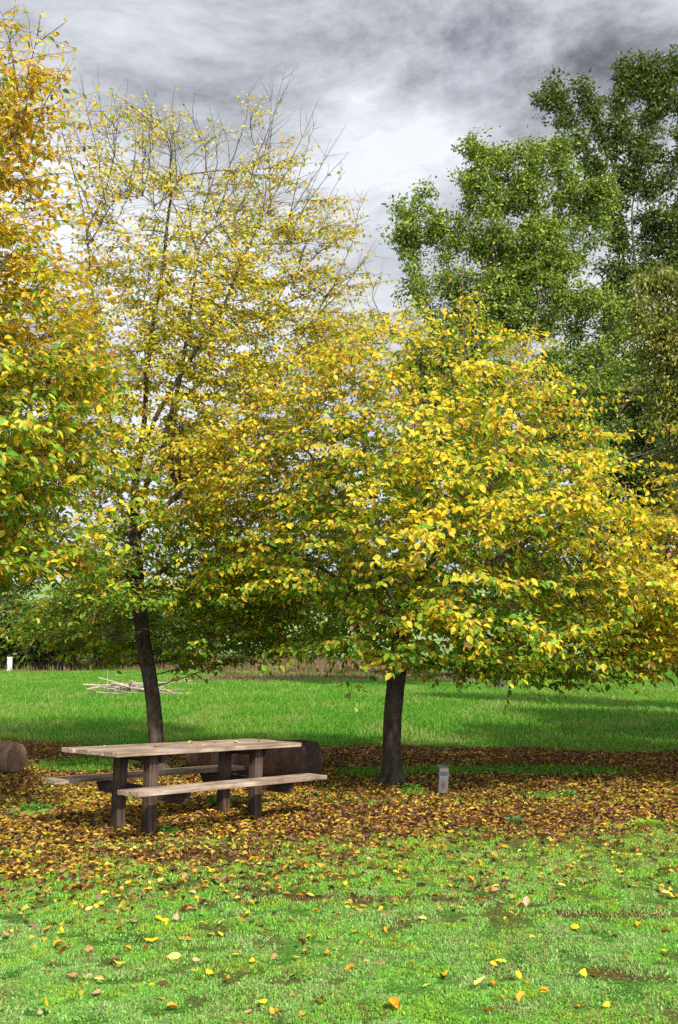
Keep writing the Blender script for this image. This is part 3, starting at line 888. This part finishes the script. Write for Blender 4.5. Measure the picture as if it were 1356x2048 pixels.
# ------------------------------------------------------------------ background trees
def big_tree(name, label, group, base, trunk, blobs, Y, depth, nclump, per, leaf, cols, probs, trunk_r, step=.9, natt=700, droop=.3, flat=.6, bark=None, clump_r=.9, gapk=.38):
    """large tree: leafy clumps on the ends of grown limbs. blobs: (px, py, rx, ry) ellipses of foliage in the photo"""
    root = empty(name, tuple(base), label, 'tree', group)
    b = np.array(base)
    bl = []
    k = Y / F
    area = np.array([rx * ry for _, _, rx, ry, *_ in blobs], float)
    cnt = np.maximum(3, (area / area.sum() * natt)).astype(int)
    for (x, y, rx, ry, *dd), c_ in zip(blobs, cnt):
        ctr = at(x, y, Y + (dd[0] if dd else 0))
        u_ = rnd_unit(c_) * (rng.random((c_, 1)) ** .4)
        bl.append(ctr + u_ * np.array([rx * k, (rx + ry) / 2 * k * depth, ry * k]))
    att = np.concatenate(bl)
    kn = vnoise(att[:, 0] / (step * 3.2), att[:, 2] / (step * 2.4) + att[:, 1] * .1, int(Y), 2)
    att = att[kn > gapk]
    P, par, ntr = colonize(att, resample(trunk, step), step, 9 * step, 1.1 * step, maxn=4500)
    r = radii(par, len(P), .012, 2.2)
    r = r * (1 + (trunk_r / r[0] - 1) * sm(r, .03, .2))
    tr = Tubes(); tb = Tubes()
    for i, ch in enumerate(chains(P, par, r)):
        pts = P[ch].copy(); rr = r[ch].copy()
        if i > 0 and len(ch) > 1: rr[0] = min(rr[0], rr[1] * 1.2)
        if len(pts) > 3: pts[1:-1] = (pts[:-2] + 2 * pts[1:-1] + pts[2:]) / 4
        if i == 0: tr.add(np.vstack([pts[:1] - [0, 0, .3], pts]) - b, np.concatenate([rr[:1] * 1.3, rr]), 10, .08)
        else: tb.add(pts - b, rr, 5 if rr.max() > .05 else 4, .05, caps=False)
    cand = np.where((r < .06) & (np.arange(len(P)) > ntr))[0]
    src = rng.choice(cand, nclump)
    cc_ = P[src] + rng.normal(size=(nclump, 3)) * step * .35
    sz = clump_r * (.5 + .9 * rng.random(nclump))
    tone = .75 + .5 * rng.random(nclump)
    n = nclump * per
    ci = np.repeat(np.arange(nclump), per)
    off = rnd_unit(n) * (rng.random((n, 1)) ** .6 * np.where(rng.random((n, 1)) < .08, 1.9, 1.0)) * sz[ci][:, None] * np.array([1, 1, flat])
    pos = cc_[ci] + off
    d = off / np.maximum(sz[ci][:, None], .01) + rng.normal(size=(n, 3)) * .5 + np.array([0, 0, -droop])
    nr_ = off * .6 / sz[ci][:, None] + np.array([0, 0, .5]) + rng.normal(size=(n, 3)) * .5
    ll = leaf * (.6 + .7 * rng.random(n))
    col = pick(cols, probs, n) * tone[ci][:, None]
    v, f, c3 = leaf_arrays(pos - b, d, nr_, ll, ll * .5, col, .2, .2)
    tr.build('trunk', bark or M_PALEBARK, root)
    tb.build('branches', bark or M_PALEBARK, root)
    mesh_np('crown', v, f, M_GREEN, root, col=c3)
    print(name, 'nodes', len(P), 'leaves', n)
    return root


G1 = [(.08, .13, .018), (.15, .22, .025), (.26, .32, .04)]
G2 = [(.045, .08, .014), (.08, .12, .02), (.14, .18, .03)]
G3 = [(.20, .21, .03), (.30, .28, .045), (.09, .13, .02)]
Y1 = 46.0
b1 = at(1000, 1024, Y1); b1[2] = -.1
big_tree('evergreen_tree', 'mid green bushy evergreen tree rising behind the golden tree', 'green trees beyond the autumn trees', b1,
         [b1, b1 + [.2, 0, 4], b1 + [0, 0, 8], b1 + [.3, 0, 11]],
         [(800, 420, 35, 35), (850, 400, 35, 30), (840, 460, 70, 50), (960, 310, 50, 45), (1010, 370, 90, 75), (1090, 310, 60, 45), (1160, 400, 75, 60), (920, 480, 90, 65), (1060, 500, 110, 80),
          (1180, 500, 60, 60), (860, 560, 80, 60), (980, 620, 110, 80), (1110, 600, 110, 90), (1190, 620, 60, 70), (1215, 690, 45, 50), (1160, 760, 90, 90), (1040, 760, 120, 80), (1170, 900, 70, 80), (900, 760, 120, 90), (960, 950, 200, 100)],
         Y1, .8, 5600, 22, .19, G1, [2, 4, 4], .45, step=.7, natt=2100, clump_r=.44, gapk=.34)
Y2 = 54.0
b2 = at(1400, 1024, Y2); b2[2] = -.1
big_tree('evergreen_tree', 'tallest dark green evergreen tree with open pale limbs at the upper right', 'green trees beyond the autumn trees', b2,
         [b2, b2 + [-.4, 0, 5], b2 + [-1.2, 0, 10], at(1300, 640, Y2), at(1268, 520, Y2), at(1262, 400, Y2)],
         [(1110, 165, 28, 26), (1160, 175, 25, 25), (1090, 205, 20, 12), (1150, 230, 40, 25), (1185, 260, 40, 30), (1275, 140, 38, 32), (1262, 180, 42, 30), (1345, 140, 30, 35), (1350, 210, 35, 30), (1240, 240, 60, 35),
          (1150, 285, 35, 25), (1260, 300, 70, 45), (1290, 370, 70, 45), (1230, 420, 45, 35), (1350, 330, 45, 40), (1320, 440, 60, 40), (1400, 260, 60, 60), (1420, 420, 70, 80), (1240, 470, 35, 25), (1330, 500, 60, 30),
          (1225, 345, 30, 20), (1230, 560, 35, 40), (1260, 640, 45, 50), (1400, 150, 40, 50), (1240, 760, 60, 60), (1220, 860, 60, 60), (1300, 830, 60, 50), (1330, 960, 80, 60), (1400, 650, 90, 150)],
         Y2, .7, 4300, 22, .22, G2, [3, 4, 3], .6, step=.85, natt=1700, clump_r=.46)
Y3 = 27.0
b3 = at(1475, 1024, Y3); b3[2] = -.05
big_tree('broadleaf_tree', 'yellowish olive dense tree at the right edge below the tallest tree', 'green trees beyond the autumn trees', b3,
         [b3, b3 + [.1, 0, 3], b3 + [0, 0, 6]],
         [(1290, 560, 45, 40), (1350, 560, 50, 45), (1300, 640, 50, 50), (1370, 660, 70, 70), (1320, 740, 50, 60), (1440, 600, 90, 80), (1450, 750, 110, 110), (1400, 850, 90, 70), (1550, 700, 120, 150), (1500, 950, 170, 130), (1560, 1150, 170, 110), (1340, 800, 45, 40)],
         Y3, .8, 2300, 40, .12, G3, [4, 3, 3], .28, step=.5, natt=800, clump_r=.42, droop=.8, bark=M_BARK)
Y4 = 62.0
b4 = at(1290, 1024, Y4); b4[2] = -.1
big_tree('evergreen_tree', 'very dark low evergreen tree filling the gap beneath the tall green trees', 'green trees beyond the autumn trees', b4,
         [b4, b4 + [0, 0, 3], b4 + [.3, 0, 6]],
         [(1200, 830, 60, 60), (1300, 800, 70, 55), (1190, 740, 50, 60), (1340, 900, 60, 60), (1130, 860, 70, 80), (1230, 960, 90, 70), (1320, 1000, 90, 60), (1200, 1080, 120, 80), (1320, 1100, 110, 90), (1250, 1210, 150, 80), (1100, 1180, 110, 90), (1250, 880, 50, 40), (1390, 930, 60, 60)],
         Y4, .8, 1900, 36, .28, [(.02, .05, .012), (.035, .07, .018)], [1, 1], .5, step=1.1, natt=600, clump_r=1.0, gapk=.25, bark=M_BARK)
Y5 = 99.0
b5 = at(-6, 1024, Y5); b5[2] = 0
big_tree('evergreen_tree', 'dark tree with a thick brown trunk beside the white post at the far left', 'green trees beyond the autumn trees', b5,
         [b5, b5 + [0, 0, 3], b5 + [-.2, 0, 6]],
         [(-60, 1130, 120, 90), (40, 1150, 80, 60), (20, 1060, 90, 80), (-120, 1000, 120, 120), (90, 1200, 55, 45), (60, 1000, 70, 70), (20, 900, 60, 60), (-80, 1230, 60, 30), (30, 1240, 50, 35), (80, 1265, 50, 35), (140, 1290, 50, 22), (120, 1240, 60, 40)],
         Y5, .8, 1300, 34, .40, G2, [3, 3, 1], .7, step=1.3, natt=400, clump_r=1.2, bark=M_BARK)
Y6 = 93.0
for (px, py, wpx, hpx, lab, cols) in ((190, 1210, 75, 85, 'rounded green tree on the far side of the meadow, left of the leaning trunk', G1),
                                      (60, 1262, 85, 45, 'low dark bushy tree at the far edge of the meadow, right of the white post', G2),
                                      (310, 1265, 95, 42, 'low dark green tree at the far edge of the meadow, behind the brush pile', G2),
                                      (395, 905, 60, 60, 'dark purple leaved tree glimpsed between the two yellow crowns', [(.06, .02, .025), (.09, .03, .03)]),
                                      (470, 1190, 100, 100, 'wide dark green tree beyond the meadow, between the two yellow trees', G2),
                                      (640, 1120, 130, 150, 'dull olive tree beyond the meadow, behind the golden crown', [(.09, .13, .02), (.06, .10, .02)])):
    bb = at(px, 1024, Y6); bb[2] = .6
    top = at(px, py, Y6)[2]
    blobs = [(px, py, wpx, hpx), (px - wpx * .5, py + hpx * .5, wpx * .7, hpx * .6), (px + wpx * .5, py + hpx * .4, wpx * .7, hpx * .6), (px + wpx * .1, py - hpx * .5, wpx * .5, hpx * .5)]
    big_tree('broadleaf_tree', lab, 'green trees beyond the autumn trees', bb, [bb, bb + [0, 0, top * .3], bb + [.2, 0, top * .6]],
             blobs, Y6, .8, 420, 34, .5, cols, [1] * len(cols), .4, step=1.5, natt=220, clump_r=1.25, bark=M_BARK)
    Y6 += 4


Y7 = 17.5
b7 = np.array([10.6, Y7, -.05])
big_tree('broadleaf_tree', 'green tree standing to the right of the picture, shading the meadow', 'green trees beyond the autumn trees', b7,
         [b7, b7 + [.1, 0, 2], b7 + [0, 0, 4]],
         [(1880, 1130, 380, 130), (1880, 1000, 400, 160), (1880, 800, 380, 180), (1900, 560, 260, 150), (1860, 380, 160, 120)],
         Y7, 1.0, 3600, 34, .17, G2, [4, 3, 3], .2, step=.5, natt=900, clump_r=.45)


# ------------------------------------------------------------------ picnic table
def box_bm(bm, x0, x1, y0, y1, z0, z1, bev=.006, chamfer=None):
    r = bmesh.ops.create_cube(bm, size=1)
    for v_ in r['verts']:
        v_.co = Vector((x0 + (v_.co.x + .5) * (x1 - x0), y0 + (v_.co.y + .5) * (y1 - y0), z0 + (v_.co.z + .5) * (z1 - z0)))
    if chamfer:   # cut the lower corners of a cross beam
        for v_ in r['verts']:
            if v_.co.z < (z0 + z1) / 2:
                v_.co.y += chamfer if v_.co.y < (y0 + y1) / 2 else -chamfer
    es = set(e for v_ in r['verts'] for e in v_.link_edges)
    bmesh.ops.bevel(bm, geom=list(es), offset=bev, segments=2, affect='EDGES', profile=.6)


def bm_obj(name, bm, mat, parent=None, subdiv=0):
    me = bpy.data.meshes.new(name); bm.to_mesh(me); bm.free()
    for p_ in me.polygons: p_.use_smooth = False
    me.materials.append(mat)
    ob_ = bpy.data.objects.new(name, me); COL.objects.link(ob_)
    if parent: ob_.parent = parent
    return ob_


TX, TY, YAW = -1.507, 10.318, .827
tz0 = float(hgt(TX, TY))
tbl = empty('picnic_table', (TX, TY, tz0), 'weathered brown wooden picnic table with attached plank benches on both sides', 'picnic table', rot=(0, .026, YAW))
TL, TW, TZ, TH = 2.36, .806, .76, .042
gap = .008; bw = (TW - 3 * gap) / 4
for i in range(4):
    y0 = -TW / 2 + i * (bw + gap)
    bm = bmesh.new()
    e0, e1 = (0, .02, .035, .06)[i], (0, -.01, .01, -.015)[i]
    box_bm(bm, -TL / 2 - e0, TL / 2 + e1, y0, y0 + bw, TZ - TH, TZ + (0, -.002, .001, -.001)[i], .005)
    bm_obj('tabletop_board', bm, M_TOPWOOD, tbl)
BL, BO, BWd, BZ = 2.39, .772, .271, .45
for s in (-1, 1):
    for j in range(2):
        a0 = -BO + j * (BWd / 2 + .004); a1 = a0 + BWd / 2 - .006
        if s > 0: a0, a1 = -a1, -a0
        bm = bmesh.new()
        box_bm(bm, -BL / 2 - (.03 if (j == 1) else 0), BL / 2, a0, a1, BZ - TH, BZ, .005)
        bm_obj('bench_plank', bm, M_TOPWOOD, tbl)
PWD = .104
for sx in (-1, 1):
    for sy_ in (-1, 1):
        bm = bmesh.new()
        # build along X so the grain runs up the post, then stand it upright
        box_bm(bm, -.15, TZ - TH - .002, -PWD / 2, PWD / 2, -PWD / 2, PWD / 2, .006)
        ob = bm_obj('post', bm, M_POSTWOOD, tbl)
        ob.rotation_euler = (0, -PI / 2, 0)
        ob.location = (sx * .67, sy_ * .245, 0)
    xo = sx * .67 + PWD / 2 + .003
    for (nm, half, zt_, hh_, ch) in (('top_support', .36, TZ - TH - .003, .085, .05), ('bench_support', .74, BZ - TH - .003, .115, .07)):
        bm = bmesh.new()
        box_bm(bm, -half, half, -.021, .021, -hh_, 0, .004)
        for v_ in bm.verts:
            if v_.co.z < -hh_ * .5: v_.co.x *= (half - ch) / half
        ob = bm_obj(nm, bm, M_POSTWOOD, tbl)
        ob.rotation_euler = (0, 0, PI / 2)
        ob.location = (xo + .021, 0, zt_)
        for sy_ in (-1, 1):
            bm = bmesh.new()
            bmesh.ops.create_cone(bm, cap_ends=True, segments=10, radius1=.011, radius2=.009, depth=.008)
            bo = bm_obj('bolt', bm, plain_mat('rusty_bolt', (.05, .04, .035), (.12, .09, .07), 60, .5, .2, .6) if 'rusty_bolt' not in bpy.data.materials else bpy.data.materials['rusty_bolt'], ob)
            bo.rotation_euler = (PI / 2, 0, 0)
            bo.location = (sy_ * .245, -.024, -hh_ * .45)


# ------------------------------------------------------------------ logs
M_LOGPALE = bark_mat('bare_log_wood', (.10, .055, .035), (.26, .17, .12), moss=(.22, .18, .14), scale=4, mossy=.3)


def log(name, label, A, B, r0, r1, seed, mat=None, endmat=None):
    A = np.array(A); B = np.array(B)
    root = empty(name, tuple(A), label, 'log', 'logs lying in the leaf litter')
    n = 14; t = np.linspace(0, 1, n)[:, None]
    pts = A + (B - A) * t + np.array([0, 0, 1]) * (np.sin(t * 4 + seed) * .012)
    T = Tubes()
    k = 20
    rr = np.interp(t[:, 0], [0, 1], [r0, r1]) * (1 + .03 * np.sin(t[:, 0] * 9 + seed))
    T.add(pts - A, rr, k, .05, caps=False)
    T.build('trunk_section', mat or M_LOG, root)
    for e, (c_, r_) in enumerate(((pts[0], rr[0]), (pts[-1], rr[-1]))):
        ax = norm(pts[-1] - pts[0]) * (-1 if e == 0 else 1)
        E_ = Tubes(); E_.add(np.array([c_ - ax * .02, c_ + ax * .003, c_ + ax * .012]) - A, [r_ * .985, r_ * .97, r_ * .90], k, .03)
        E_.build('sawn_end', endmat or M_LOGEND, root)
    return root


gA = ground_at(632, 1556); gB = ground_at(420, 1548)
gA = np.array([(622 - 678) / F * 13.5, 13.5, .25]); gB = np.array([(400 - 678) / F * 14.8, 14.8, .22])
log('fallen_log', 'thick brown sawn log lying behind the right end of the picnic table', gA, gB, .27, .235, 1)
gC = np.array([(50 - 678) / F * 14.4, 14.4, .2]); gD = gC + np.array([-2.6, .9, 0])
log('fallen_log', 'smooth brown log lying in the litter at the left edge', gC, gD, .215, .23, 2, M_LOGPALE, M_LOGPALE)

# ------------------------------------------------------------------ marker posts
mp_g = ground_at(885, 1589)
mk = empty('marker_post', (mp_g[0], mp_g[1], float(hgt(mp_g[0], mp_g[1]))), 'short grey trail marker post with a small dark blue plate, beside the golden tree trunk', 'marker post', 'marker posts', rot=(0, .05, .12))
M_GREYPOST = plain_mat('grey_recycled_post', (.07, .06, .052), (.125, .108, .098), 25, .7, .3)
M_PLATE = plain_mat('blue_plate', (.018, .035, .055), (.04, .065, .09), 12, .4, .05)
hw, dp, H = .056, .042, .345
bm = bmesh.new()
vs = [(-hw * 1.08, -dp, -.08), (hw * 1.08, -dp, -.08), (hw * 1.08, dp, -.08), (-hw * 1.08, dp, -.08), (-hw, -dp, H - .035), (hw, -dp, H - .035), (hw, dp, H), (-hw, dp, H)]
V_ = [bm.verts.new(v_) for v_ in vs]
for fc in ((0, 3, 2, 1), (4, 5, 6, 7), (0, 1, 5, 4), (1, 2, 6, 5), (2, 3, 7, 6), (3, 0, 4, 7)): bm.faces.new([V_[i] for i in fc])
bmesh.ops.bevel(bm, geom=bm.edges[:], offset=.005, segments=2, affect='EDGES')
bm_obj('post', bm, M_GREYPOST, mk)
bm = bmesh.new(); box_bm(bm, -hw * .82, hw * .82, -dp - .004, -dp + .002, H - .115, H - .068, .0015)
bm_obj('plate', bm, M_PLATE, mk)
bm = bmesh.new(); box_bm(bm, -hw * .85, hw * .85, -.038, .036, -.003, .003, .001)
pl = bm_obj('top_plate', bm, M_PLATE, mk); pl.location = (0, 0, H - .0135); pl.rotation_euler = (math.atan2(.035, .09), 0, 0)

wg = ground_at(19, 1343)
wp = empty('marker_post', (wg[0], wg[1], float(hgt(wg[0], wg[1]))), 'white post standing at the far left edge of the meadow', 'marker post', 'marker posts')
M_WHITE = plain_mat('white_paint', (.55, .52, .50), (.72, .69, .67), 3, .6, .1)
bm = bmesh.new(); box_bm(bm, -.20, .20, -.15, .15, -.2, 1.18, .03); bm_obj('post', bm, M_WHITE, wp)
bm = bmesh.new(); box_bm(bm, -.24, .24, -.19, .19, 1.185, 1.30, .03); bm_obj('cap', bm, M_WHITE, wp)


# ------------------------------------------------------------------ brush pile and fallen branch
def stick(name, label, cat, group, pts, r0, r1, mat, side=0):
    pts = np.array(pts); b = pts[0].copy()
    T = Tubes(); m_ = 9
    q_ = resample(pts, np.linalg.norm(np.diff(pts, axis=0), axis=1).sum() / (m_ - 1) * .999)
    q_ = q_ + np.cumsum(rng.normal(size=q_.shape) * .012 * np.linalg.norm(pts[-1] - pts[0]) / 2, 0)
    T.add(q_ - b, np.linspace(r0, r1, len(q_)), 6, .12)
    for _ in range(side):
        i = rng.integers(2, len(q_) - 1); d_ = norm(norm(q_[-1] - q_[0]) + rng.normal(size=3) * .6)
        l_ = .3 + .5 * rng.random()
        T.add(q_[i] - b + d_ * np.linspace(0, l_, 4)[:, None] + np.cumsum(rng.normal(size=(4, 3)) * .02, 0), np.linspace(r1 * 1.2, r1 * .4, 4), 4, .1)
    o_ = T.build(name, mat)
    o_.location = tuple(b)
    return tag(o_, label, cat, group)


PLY = 40.0
PZ = lambda x, y: at(x, y, PLY)
ends = [(190, 1356, 300, 1382), (168, 1370, 285, 1374), (176, 1378, 280, 1370), (152, 1387, 260, 1384), (200, 1384, 345, 1387), (215, 1372, 330, 1386), (240, 1386, 300, 1360),
        (250, 1370, 385, 1360), (300, 1372, 358, 1392), (290, 1386, 384, 1387), (320, 1374, 350, 1388), (210, 1380, 275, 1368), (230, 1378, 320, 1380), (228, 1400, 236, 1378), (205, 1392, 212, 1378),
        (240, 1368, 310, 1384), (260, 1362, 300, 1378), (180, 1372, 260, 1386), (265, 1388, 330, 1372), (255, 1376, 345, 1380), (225, 1366, 290, 1376), (270, 1360, 255, 1384)]
for i, (x0, y0, x1, y1) in enumerate(ends):
    A = PZ(x0, y0); B = PZ(x1, y1)
    A[1] += rng.uniform(-.6, .6); B[1] += rng.uniform(-.6, .6)
    A[2] = max(A[2], .04); B[2] = max(B[2], .04)
    xm = (x0 + x1) / 2; long_ = abs(x1 - x0) > 90
    part_ = 'left' if xm < 228 else 'middle' if xm < 285 else 'right'
    stick('dead_branch', '%s pale bare branch in the %s part of the brush pile behind the leaning trunk' % ('long' if long_ else 'short', part_), 'branch', 'branches of the brush pile', [A, B], .035, .014, M_STICK, side=1 + i % 2)
fb = [ground_at(1188, 1612), ground_at(1235, 1621), ground_at(1290, 1621), ground_at(1325, 1606)]
for p_ in fb: p_[2] += .025
stick('dead_branch', 'single pale crooked branch lying on the leaf litter at the right', 'branch', None, fb, .008, .016, M_LOG)


# ------------------------------------------------------------------ small weeds
def weed(label, px, py, r, nleaf, hmax, cols):
    g = ground_at(px, py)
    g[2] = float(hgt(g[0], g[1]))
    n = nleaf
    a = rng.random(n) * 2 * PI; rr = r * np.sqrt(rng.random(n)) 
    pos = np.stack([rr * np.cos(a) * .7, rr * np.sin(a) * .7, hmax * rng.random(n) * (1 - rr / r * .6)], -1)
    d = np.stack([np.cos(a), np.sin(a), .3 + .6 * rng.random(n)], -1) + rng.normal(size=(n, 3)) * .3
    nr_ = np.array([0, 0, 1.0]) + rng.normal(size=(n, 3)) * .4
    ll = .03 + .03 * rng.random(n)
    v, f, c_ = leaf_arrays(pos, d, nr_, ll, ll * .6, pick(cols, [1] * len(cols), n), .2, .3)
    # short stems
    n2 = n // 3
    st = np.repeat(pos[:n2] * [.3, .3, 0], 3, 0).reshape(n2, 3, 3)
    st[:, 1, 0] += .003; st[:, 2] = pos[:n2]
    k = len(v)
    v = np.vstack([v, st.reshape(-1, 3)])
    f3 = k + np.arange(n2 * 3).reshape(-1, 3)
    c_ = np.vstack([c_, np.tile([[.12, .2, .05]], (n2 * 3, 1))])
    o_ = mesh_np('weed_plant', v, [f, f3], M_GRASS, col=c_)
    o_.location = tuple(g)
    tag(o_, label, 'plant', 'small green weeds in the litter')


WG = [(.10, .30, .04), (.15, .36, .06), (.08, .22, .04)]
weed('small leafy green weed at the foot of the front left table post', 336, 1668, .09, 70, .07, WG)
weed('bright green weed clump in the litter right of the marker post', 1133, 1592, .17, 170, .07, WG)
weed('low rosette weed with bluish green leaves at the litter edge', 1030, 1644, .11, 60, .04, [(.10, .26, .10), (.14, .30, .14)])
weed('tuft of grass and weeds right behind the golden tree foot', 822, 1577, .16, 120, .06, WG)
weed('green weed clump growing under the picnic table bench', 440, 1610, .20, 130, .09, WG)
weed('yellow green weed patch at the right edge of the litter', 1298, 1652, .2, 190, .05, [(.22, .40, .03), (.28, .42, .05)])
weed('green weed clump in the litter left of the picnic table', 68, 1622, .22, 150, .07, WG)


# ------------------------------------------------------------------ single fallen leaves
def leaf_variant(col, seed):
    """curled leaf with midrib and stalk, about 8 cm"""
    r_ = np.random.default_rng(seed)
    nu, nv = 9, 5
    u = np.linspace(0, 1, nu); w_ = np.sin(np.clip(u, 0, 1) ** .8 * PI) ** .8 * .30 * (1 + .08 * r_.normal(size=nu))
    w_[0] = .01; w_[-1] = .004
    cup = .5 * r_.uniform(-.3, 1.4); bend = r_.uniform(-.5, 1.1); tw = r_.uniform(-.6, .6)
    V = []
    for i in range(nu):
        for j in range(nv):
            s_ = (j / (nv - 1) * 2 - 1)
            x_ = u[i]; y_ = w_[i] * s_
            z_ = cup * abs(s_) ** 1.5 * w_[i] * 1.6 + bend * .35 * (x_ - .5) ** 2 * 2 + .015 * r_.normal() + tw * (x_ - .5) * y_
            V.append((x_, y_, z_))
    V = np.array(V)
    idx_ = np.arange(nu * nv).reshape(nu, nv)
    f_ = np.stack([idx_[:-1, :-1], idx_[1:, :-1], idx_[1:, 1:], idx_[:-1, 1:]], -1).reshape(-1, 4)
    c_ = np.tile(np.array([col]), (nu * nv, 1)) * (1 + .10 * r_.normal(size=(nu * nv, 1)))
    mid = (np.arange(nu * nv) % nv) == nv // 2
    c_[mid] *= 1.15
    k = len(V)
    st = np.array([[0, -.012, 0], [0, .012, 0], [-.25, .008, .03], [-.25, -.008, .03]])
    V = np.vstack([V, st]); f_ = np.vstack([f_, [[k, k + 1, k + 2, k + 3]]]); c_ = np.vstack([c_, np.tile([np.array(col) * .8], (4, 1))])
    V[:, 2] -= V[:, 2].min() - .02
    return mesh_np('fallen_leaf', V, f_, M_DEAD, col=np.clip(c_, 0, 1), smooth=True, link=False)


kinds = [('bright yellow', (.62, .45, .02), 7), ('pale yellow', (.60, .50, .14), 3), ('golden orange', (.55, .26, .02), 3.5), ('tan brown', (.34, .19, .08), 3), ('dark brown', (.10, .045, .02), 1.5), ('pinkish tan', (.46, .27, .17), 1.0)]
LM = [[leaf_variant(k[1], 100 + 10 * i + j) for j in range(4)] for i, k in enumerate(kinds)]


def put_leaf(kind, x, y, z, s, label, rz=None, tilt=.35):
    o_ = bpy.data.objects.new('fallen_leaf', LM[kind][rng.integers(0, 4)])
    COL.objects.link(o_)
    o_.location = (x, y, z); o_.scale = (s, s, s)
    o_.rotation_euler = (rng.normal() * tilt, rng.normal() * tilt, rng.random() * 2 * PI if rz is None else rz)
    tag(o_, label[0], 'leaf', label[1])
    return o_


spec = [(1053, 1823, 5, .075, 'large pinkish tan leaf lying alone on the right part of the lawn'),
        (318, 1888, 0, .095, 'biggest bright yellow leaf on the lawn below the picnic table'),
        (362, 1919, 1, .085, 'pale yellow leaf close below the biggest yellow leaf'),
        (950, 1985, 1, .075, 'pale yellow leaf near the bottom edge, right of the middle'),
        (1040, 1972, 0, .06, 'bright yellow leaf upright in the grass near the bottom right'),
        (795, 2030, 2, .075, 'golden orange curled leaf at the bottom edge, right of the middle'),
        (103, 2038, 0, .085, 'ring shaped yellow leaf at the bottom left corner'),
        (630, 1955, 1, .065, 'pale yellow leaf near the bottom middle'),
        (607, 1900, 4, .06, 'dark brown curled leaf in the middle of the lawn'),
        (332, 2024, 2, .06, 'golden orange leaf standing up near the bottom left'),
        (1302, 1843, 5, .08, 'pinkish tan twisted leaf at the right edge of the lawn')]
for (px, py, k, s, lab) in spec:
    g = ground_at(px, py)
    put_leaf(k, g[0], g[1], float(hgt(g[0], g[1])) + .022, s, (lab, None), tilt=.45)
nspec = len(spec)
# leaves lying on the table and its benches
R_ = Matrix.Translation((TX, TY, tz0)) @ Matrix.Rotation(YAW, 4, 'Z') @ Matrix.Rotation(.026, 4, 'Y')
for (lx, ly, k, s, lab) in ((-.55, -.1, 4, .055, 'small dark brown leaf on the left part of the tabletop'), (.62, .0, 0, .085, 'bright yellow leaf standing on the right part of the tabletop'),
                            (.15, .15, 1, .07, 'pale yellow leaf lying flat in the middle of the tabletop'), (.42, .12, 3, .07, 'tan leaf on the tabletop left of the bright yellow leaf'), (-.05, -.25, 0, .06, 'yellow leaf near the front edge of the tabletop'),
                            (.9, -.05, 3, .05, 'tan leaf near the right end of the tabletop'), (-.9, .2, 1, .05, 'pale yellow leaf near the left end of the tabletop')):
    p_ = R_ @ Vector((lx, ly, TZ + .004))
    put_leaf(k, p_.x, p_.y, p_.z, s, (lab, None), tilt=.12)
for (lx, ly, k, s, lab) in ((.25, -.66, 1, .055, 'pale yellow leaf lying on the front bench'), (-1.05, .62, 0, .05, 'yellow leaf lying on the left end of the rear bench')):
    p_ = R_ @ Vector((lx, ly, BZ + .004))
    put_leaf(k, p_.x, p_.y, p_.z, s, (lab, None), tilt=.12)
cntl = nspec + 9
pk = np.array([k[2] for k in kinds]); pk = pk / pk.sum()
while cntl < 296:
    py = 1690 + 350 * rng.random() ** 1.45; px = rng.random() * 1356
    if rng.random() > (1.0 if px < 520 else .62) * (.6 + .8 * vnoise(px / 90, py / 40, 7, 2)): continue
    g = ground_at(px, py)
    if g[1] > 9: continue
    k = rng.choice(6, p=pk)
    z_ = float(hgt(g[0], g[1])) + .012 + .014 * rng.random()
    where = ('left', 'middle', 'right')[min(2, int(px / 452))] + ' third, ' + ('near the litter' if py < 1790 else 'halfway down' if py < 1900 else 'near the bottom edge')
    put_leaf(k, g[0], g[1], z_, .038 + .036 * rng.random(), ('%s leaf on the lawn, %s' % (kinds[k][0], where), 'fallen leaves scattered on the lawn'))
    cntl += 1
